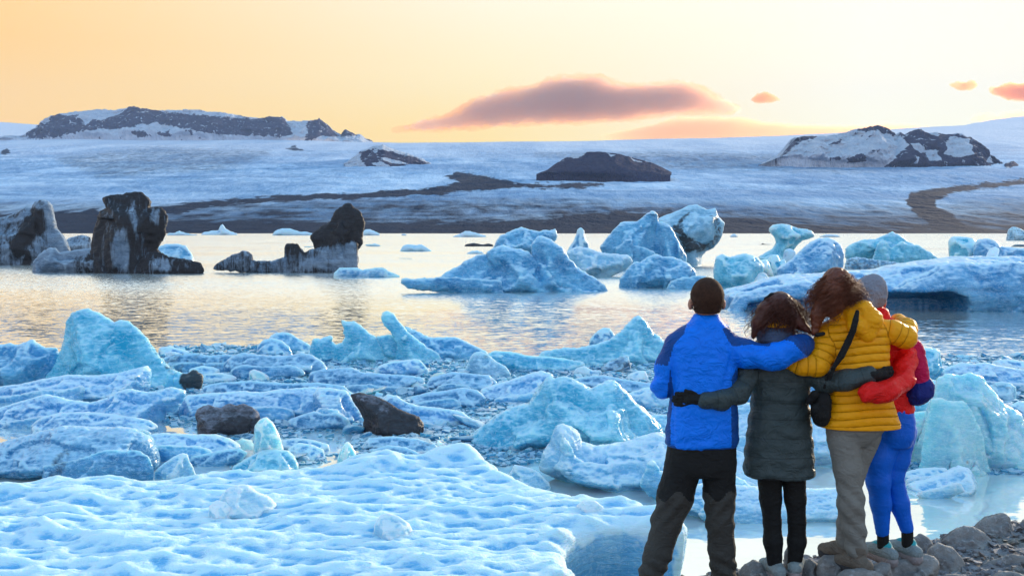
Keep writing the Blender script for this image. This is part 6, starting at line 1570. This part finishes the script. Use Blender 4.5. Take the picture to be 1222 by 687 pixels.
# ------------------------------------------------------------------ rocky shore under the people
def rock_material(name, a, b_, scale=1.0):
    m, t = material(name)
    oc = objco(t)
    n1 = t.noise(oc, 5.0 * scale, 6, 0.65); n2 = t.noise(oc, 26.0 * scale, 4, 0.6); n3 = t.noise(oc, 1.6 * scale, 3, 0.6)
    c = t.mix(t.mrange(n1, 0.3, 0.7), a, b_)
    c = t.mix(t.math('MULTIPLY', t.mrange(n3, 0.5, 0.7), 0.5), c, (0.25, 0.24, 0.18, 1))
    c = t.mix(t.math('MULTIPLY', t.mrange(n2, 0.56, 0.66), 0.5), c, (0.40, 0.40, 0.40, 1))
    nb = bump(t, t.math('ADD', t.math('MULTIPLY', n1, 0.05), t.math('MULTIPLY', n2, 0.012)), 1.0, 1.0)
    principled(t, Base_Color=c, Roughness=0.8, Normal=nb)
    return m
R_ROCK = rock_material('basalt_boulder', (0.10, 0.10, 0.105, 1), (0.34, 0.33, 0.31, 1))
R_GRAV = rock_material('grey_gravel', (0.08, 0.08, 0.09, 1), (0.30, 0.30, 0.32, 1), 2.0)
MI['rock'] = R_ROCK
EDGE = [(-9, 2.6), (-2, 2.9), (0.35, 5.0), (0.75, 5.75), (1.05, 6.1), (1.45, 6.35), (2.0, 6.55), (2.8, 6.85), (3.6, 7.15), (4.6, 7.5), (9, 9), (9, -8), (-9, -8)]
def ground_z(X, Y, d2=None):
    d2 = polysd(X, Y, EDGE) if d2 is None else d2
    z = 1.12 + 0.62 * sstep(4.6, 1.6, Y) + 0.10 * sstep(2.5, 4.5, X)
    z = z + 0.05 * fbm(X / 0.7, Y / 0.7, 0 * X, 4, 91) + 0.02 * fbm(X / .12, Y / .12, 0 * X, 3, 92, ridged=True)
    return z - 1.9 * sstep(-0.06, 1.0, d2)
def shore():
    x = np.concatenate([np.linspace(-9, -0.3, 60), np.linspace(-0.25, 5.2, 270), np.linspace(5.3, 9, 30)])
    y = np.concatenate([np.linspace(-8, 4.4, 60), np.linspace(4.45, 8.6, 210)])
    X, Y = np.meshgrid(x, y)
    d2 = polysd(X, Y, EDGE)
    Z = ground_z(X, Y, d2)
    o = link('shore', grid_mesh('shore', X, Y, Z), R_GRAV)
    tag(o, 'grey stony bank at the edge of the lagoon', kind='structure')
shore()
ROCKS = [
 ('pointed brown grey boulder standing tallest at the far right of the bank', [(1160, 650), (1161, 632), (1168, 624), (1178, 618), (1190, 613.5), (1200, 612), (1205, 616), (1208, 630), (1212, 642), (1218, 652)], 6.85, .4),
 ('smooth rounded grey boulder left of the pointed one', [(1122, 662), (1126, 643), (1138, 634), (1150, 627), (1162, 628), (1172, 634), (1182, 642), (1190, 656)], 6.6, .4),
 ('boulder cut by the right edge of the photo', [(1213, 650), (1216, 632), (1222, 620), (1240, 612), (1256, 624), (1262, 652)], 6.9, .4),
 ('big flat lit boulder under the running shoes', [(1034, 702), (1036, 680), (1046, 673), (1066, 669), (1090, 665), (1106, 661), (1116, 664), (1121, 671), (1119, 684), (1110, 700)], 5.95, .38),
 ('dark boulder right of the flat one under the shoes', [(1104, 690), (1106, 668), (1110, 654), (1122, 648), (1138, 654), (1148, 664), (1154, 678), (1150, 694)], 6.25, .38),
 ('low stone peeping behind the right running shoe', [(1086, 660), (1090, 642), (1098, 637), (1108, 640), (1114, 650), (1116, 664)], 6.65, .4),
 ('rounded boulder under the heel of the hiking boots', [(996, 705), (1000, 687), (1012, 680), (1030, 677), (1046, 681), (1056, 688), (1060, 705)], 5.70, .4),
 ('cracked boulder left of the hiking boots', [(974, 705), (976, 672), (982, 663), (996, 661), (1008, 666), (1012, 680), (1012, 705)], 5.95, .38),
 ('grey boulder under the shoes of the woman in the long coat', [(878, 705), (881, 684), (890, 673), (900, 668), (911, 672), (920, 682), (930, 694), (934, 705)], 5.98, .4),
 ('speckled boulder between the long coat and the hiking boots', [(932, 705), (938, 692), (950, 688), (958, 674), (966, 666), (976, 672), (982, 684), (984, 705)], 6.0, .4),
 ('small upright stone behind the long coat shoes', [(934, 684), (936, 660), (940, 652), (946, 654), (950, 664), (952, 684)], 6.25, .4),
 ('long dark flat rock lying in the gravel near the right edge', [(1158, 684), (1166, 674), (1186, 667), (1206, 661), (1222, 662), (1246, 668), (1250, 682)], 6.3, .2),
 ('low grey stone between the shoes and the hiking boots', [(1038, 690), (1042, 676), (1052, 670), (1062, 672), (1066, 690)], 5.82, .4),
 ('mossy pale stone low in the gravel at the bottom right corner', [(1180, 705), (1184, 688), (1198, 681), (1214, 682), (1228, 690), (1232, 705)], 5.95, .35),
 ('half buried grey stone below the dark boulder', [(1118, 705), (1122, 690), (1134, 684), (1148, 686), (1158, 694), (1160, 705)], 5.9, .35),
]
for lab, P, D, dr in ROCKS:
    piece('boulder', lab, 'boulder', 'rock', [(P, dr, 0, 0.75)], 0, D0=D, z0=1.06, amp=0.06, facet=0.12, cuts=70, cutd=1.9, p=1.8, sub=.5, res=1.8, group=None)
def gravel():
    rg = np.random.RandomState(77); protos = []
    for i in range(12):
        bm = bmesh.new()
        for k in range(9):
            d = rg.normal(size=3); d /= np.linalg.norm(d); bm.verts.new(Vector(d * np.array([1.2, 1, .65]) * rg.uniform(.8, 1.05)))
        r = bmesh.ops.convex_hull(bm, input=bm.verts)
        bmesh.ops.delete(bm, geom=[e for e in r['geom_interior'] if isinstance(e, bmesh.types.BMVert)], context='VERTS')
        bm.verts.ensure_lookup_table(); bm.verts.index_update()
        protos.append((np.array([v.co[:] for v in bm.verts]), np.array([[v.index for v in f.verts] for f in bm.faces if len(f.verts) == 3]))); bm.free()
    n = 9000
    X = rg.uniform(0.3, 5.2, n); Y = rg.uniform(4.6, 8.0, n)
    d2 = polysd(X, Y, EDGE); ok = d2 < 0.12; X, Y, d2 = X[ok], Y[ok], d2[ok]
    Z = ground_z(X, Y, d2); V = []; Q = []; base = 0
    for x, y, z in zip(X, Y, Z):
        p, f = protos[rg.randint(12)]
        r = 0.010 + 0.030 * rg.rand() ** 2.5; a = rg.uniform(0, 6.28); ca, sa = math.cos(a), math.sin(a)
        c = np.stack([p[:, 0] * ca - p[:, 1] * sa, p[:, 0] * sa + p[:, 1] * ca, p[:, 2] + .3 * rg.normal() * p[:, 0] * .4], 1) * r
        V.append(c + (x, y, z + r * .4)); Q.append(f + base); base += len(p)
    me = mesh_of('gravel', np.concatenate(V), np.concatenate(Q), smooth=False); o = link('gravel', me, R_GRAV)
    tag(o, 'loose grey gravel and pebbles on the bank', kind='stuff')
gravel()

# ------------------------------------------------------------------ evening haze between the camera and the far mountains
def haze():
    m = bpy.data.materials.new('haze'); m.use_nodes = True
    t = NT(m.node_tree)
    v = t.n('ShaderNodeVolumePrincipled')
    v.inputs['Color'].default_value = (0.52, 0.68, 0.96, 1)
    v.inputs['Density'].default_value = 0.00003
    v.inputs['Anisotropy'].default_value = 0.0
    t.n('ShaderNodeOutputMaterial', i_1=v.outputs[0])
    X = [-9500, 9500]; Y = [-500, 10500]; Z = [-80, 1500]
    vs = [(x, y, z) for x in X for y in Y for z in Z]
    q = [(0, 1, 3, 2), (4, 6, 7, 5), (0, 4, 5, 1), (2, 3, 7, 6), (0, 2, 6, 4), (1, 5, 7, 3)]
    o = link('haze', mesh_of('haze', np.array(vs, float), np.array(q), smooth=False), m)
    tag(o, 'thin evening haze over the lagoon and glacier', kind='stuff')
haze()
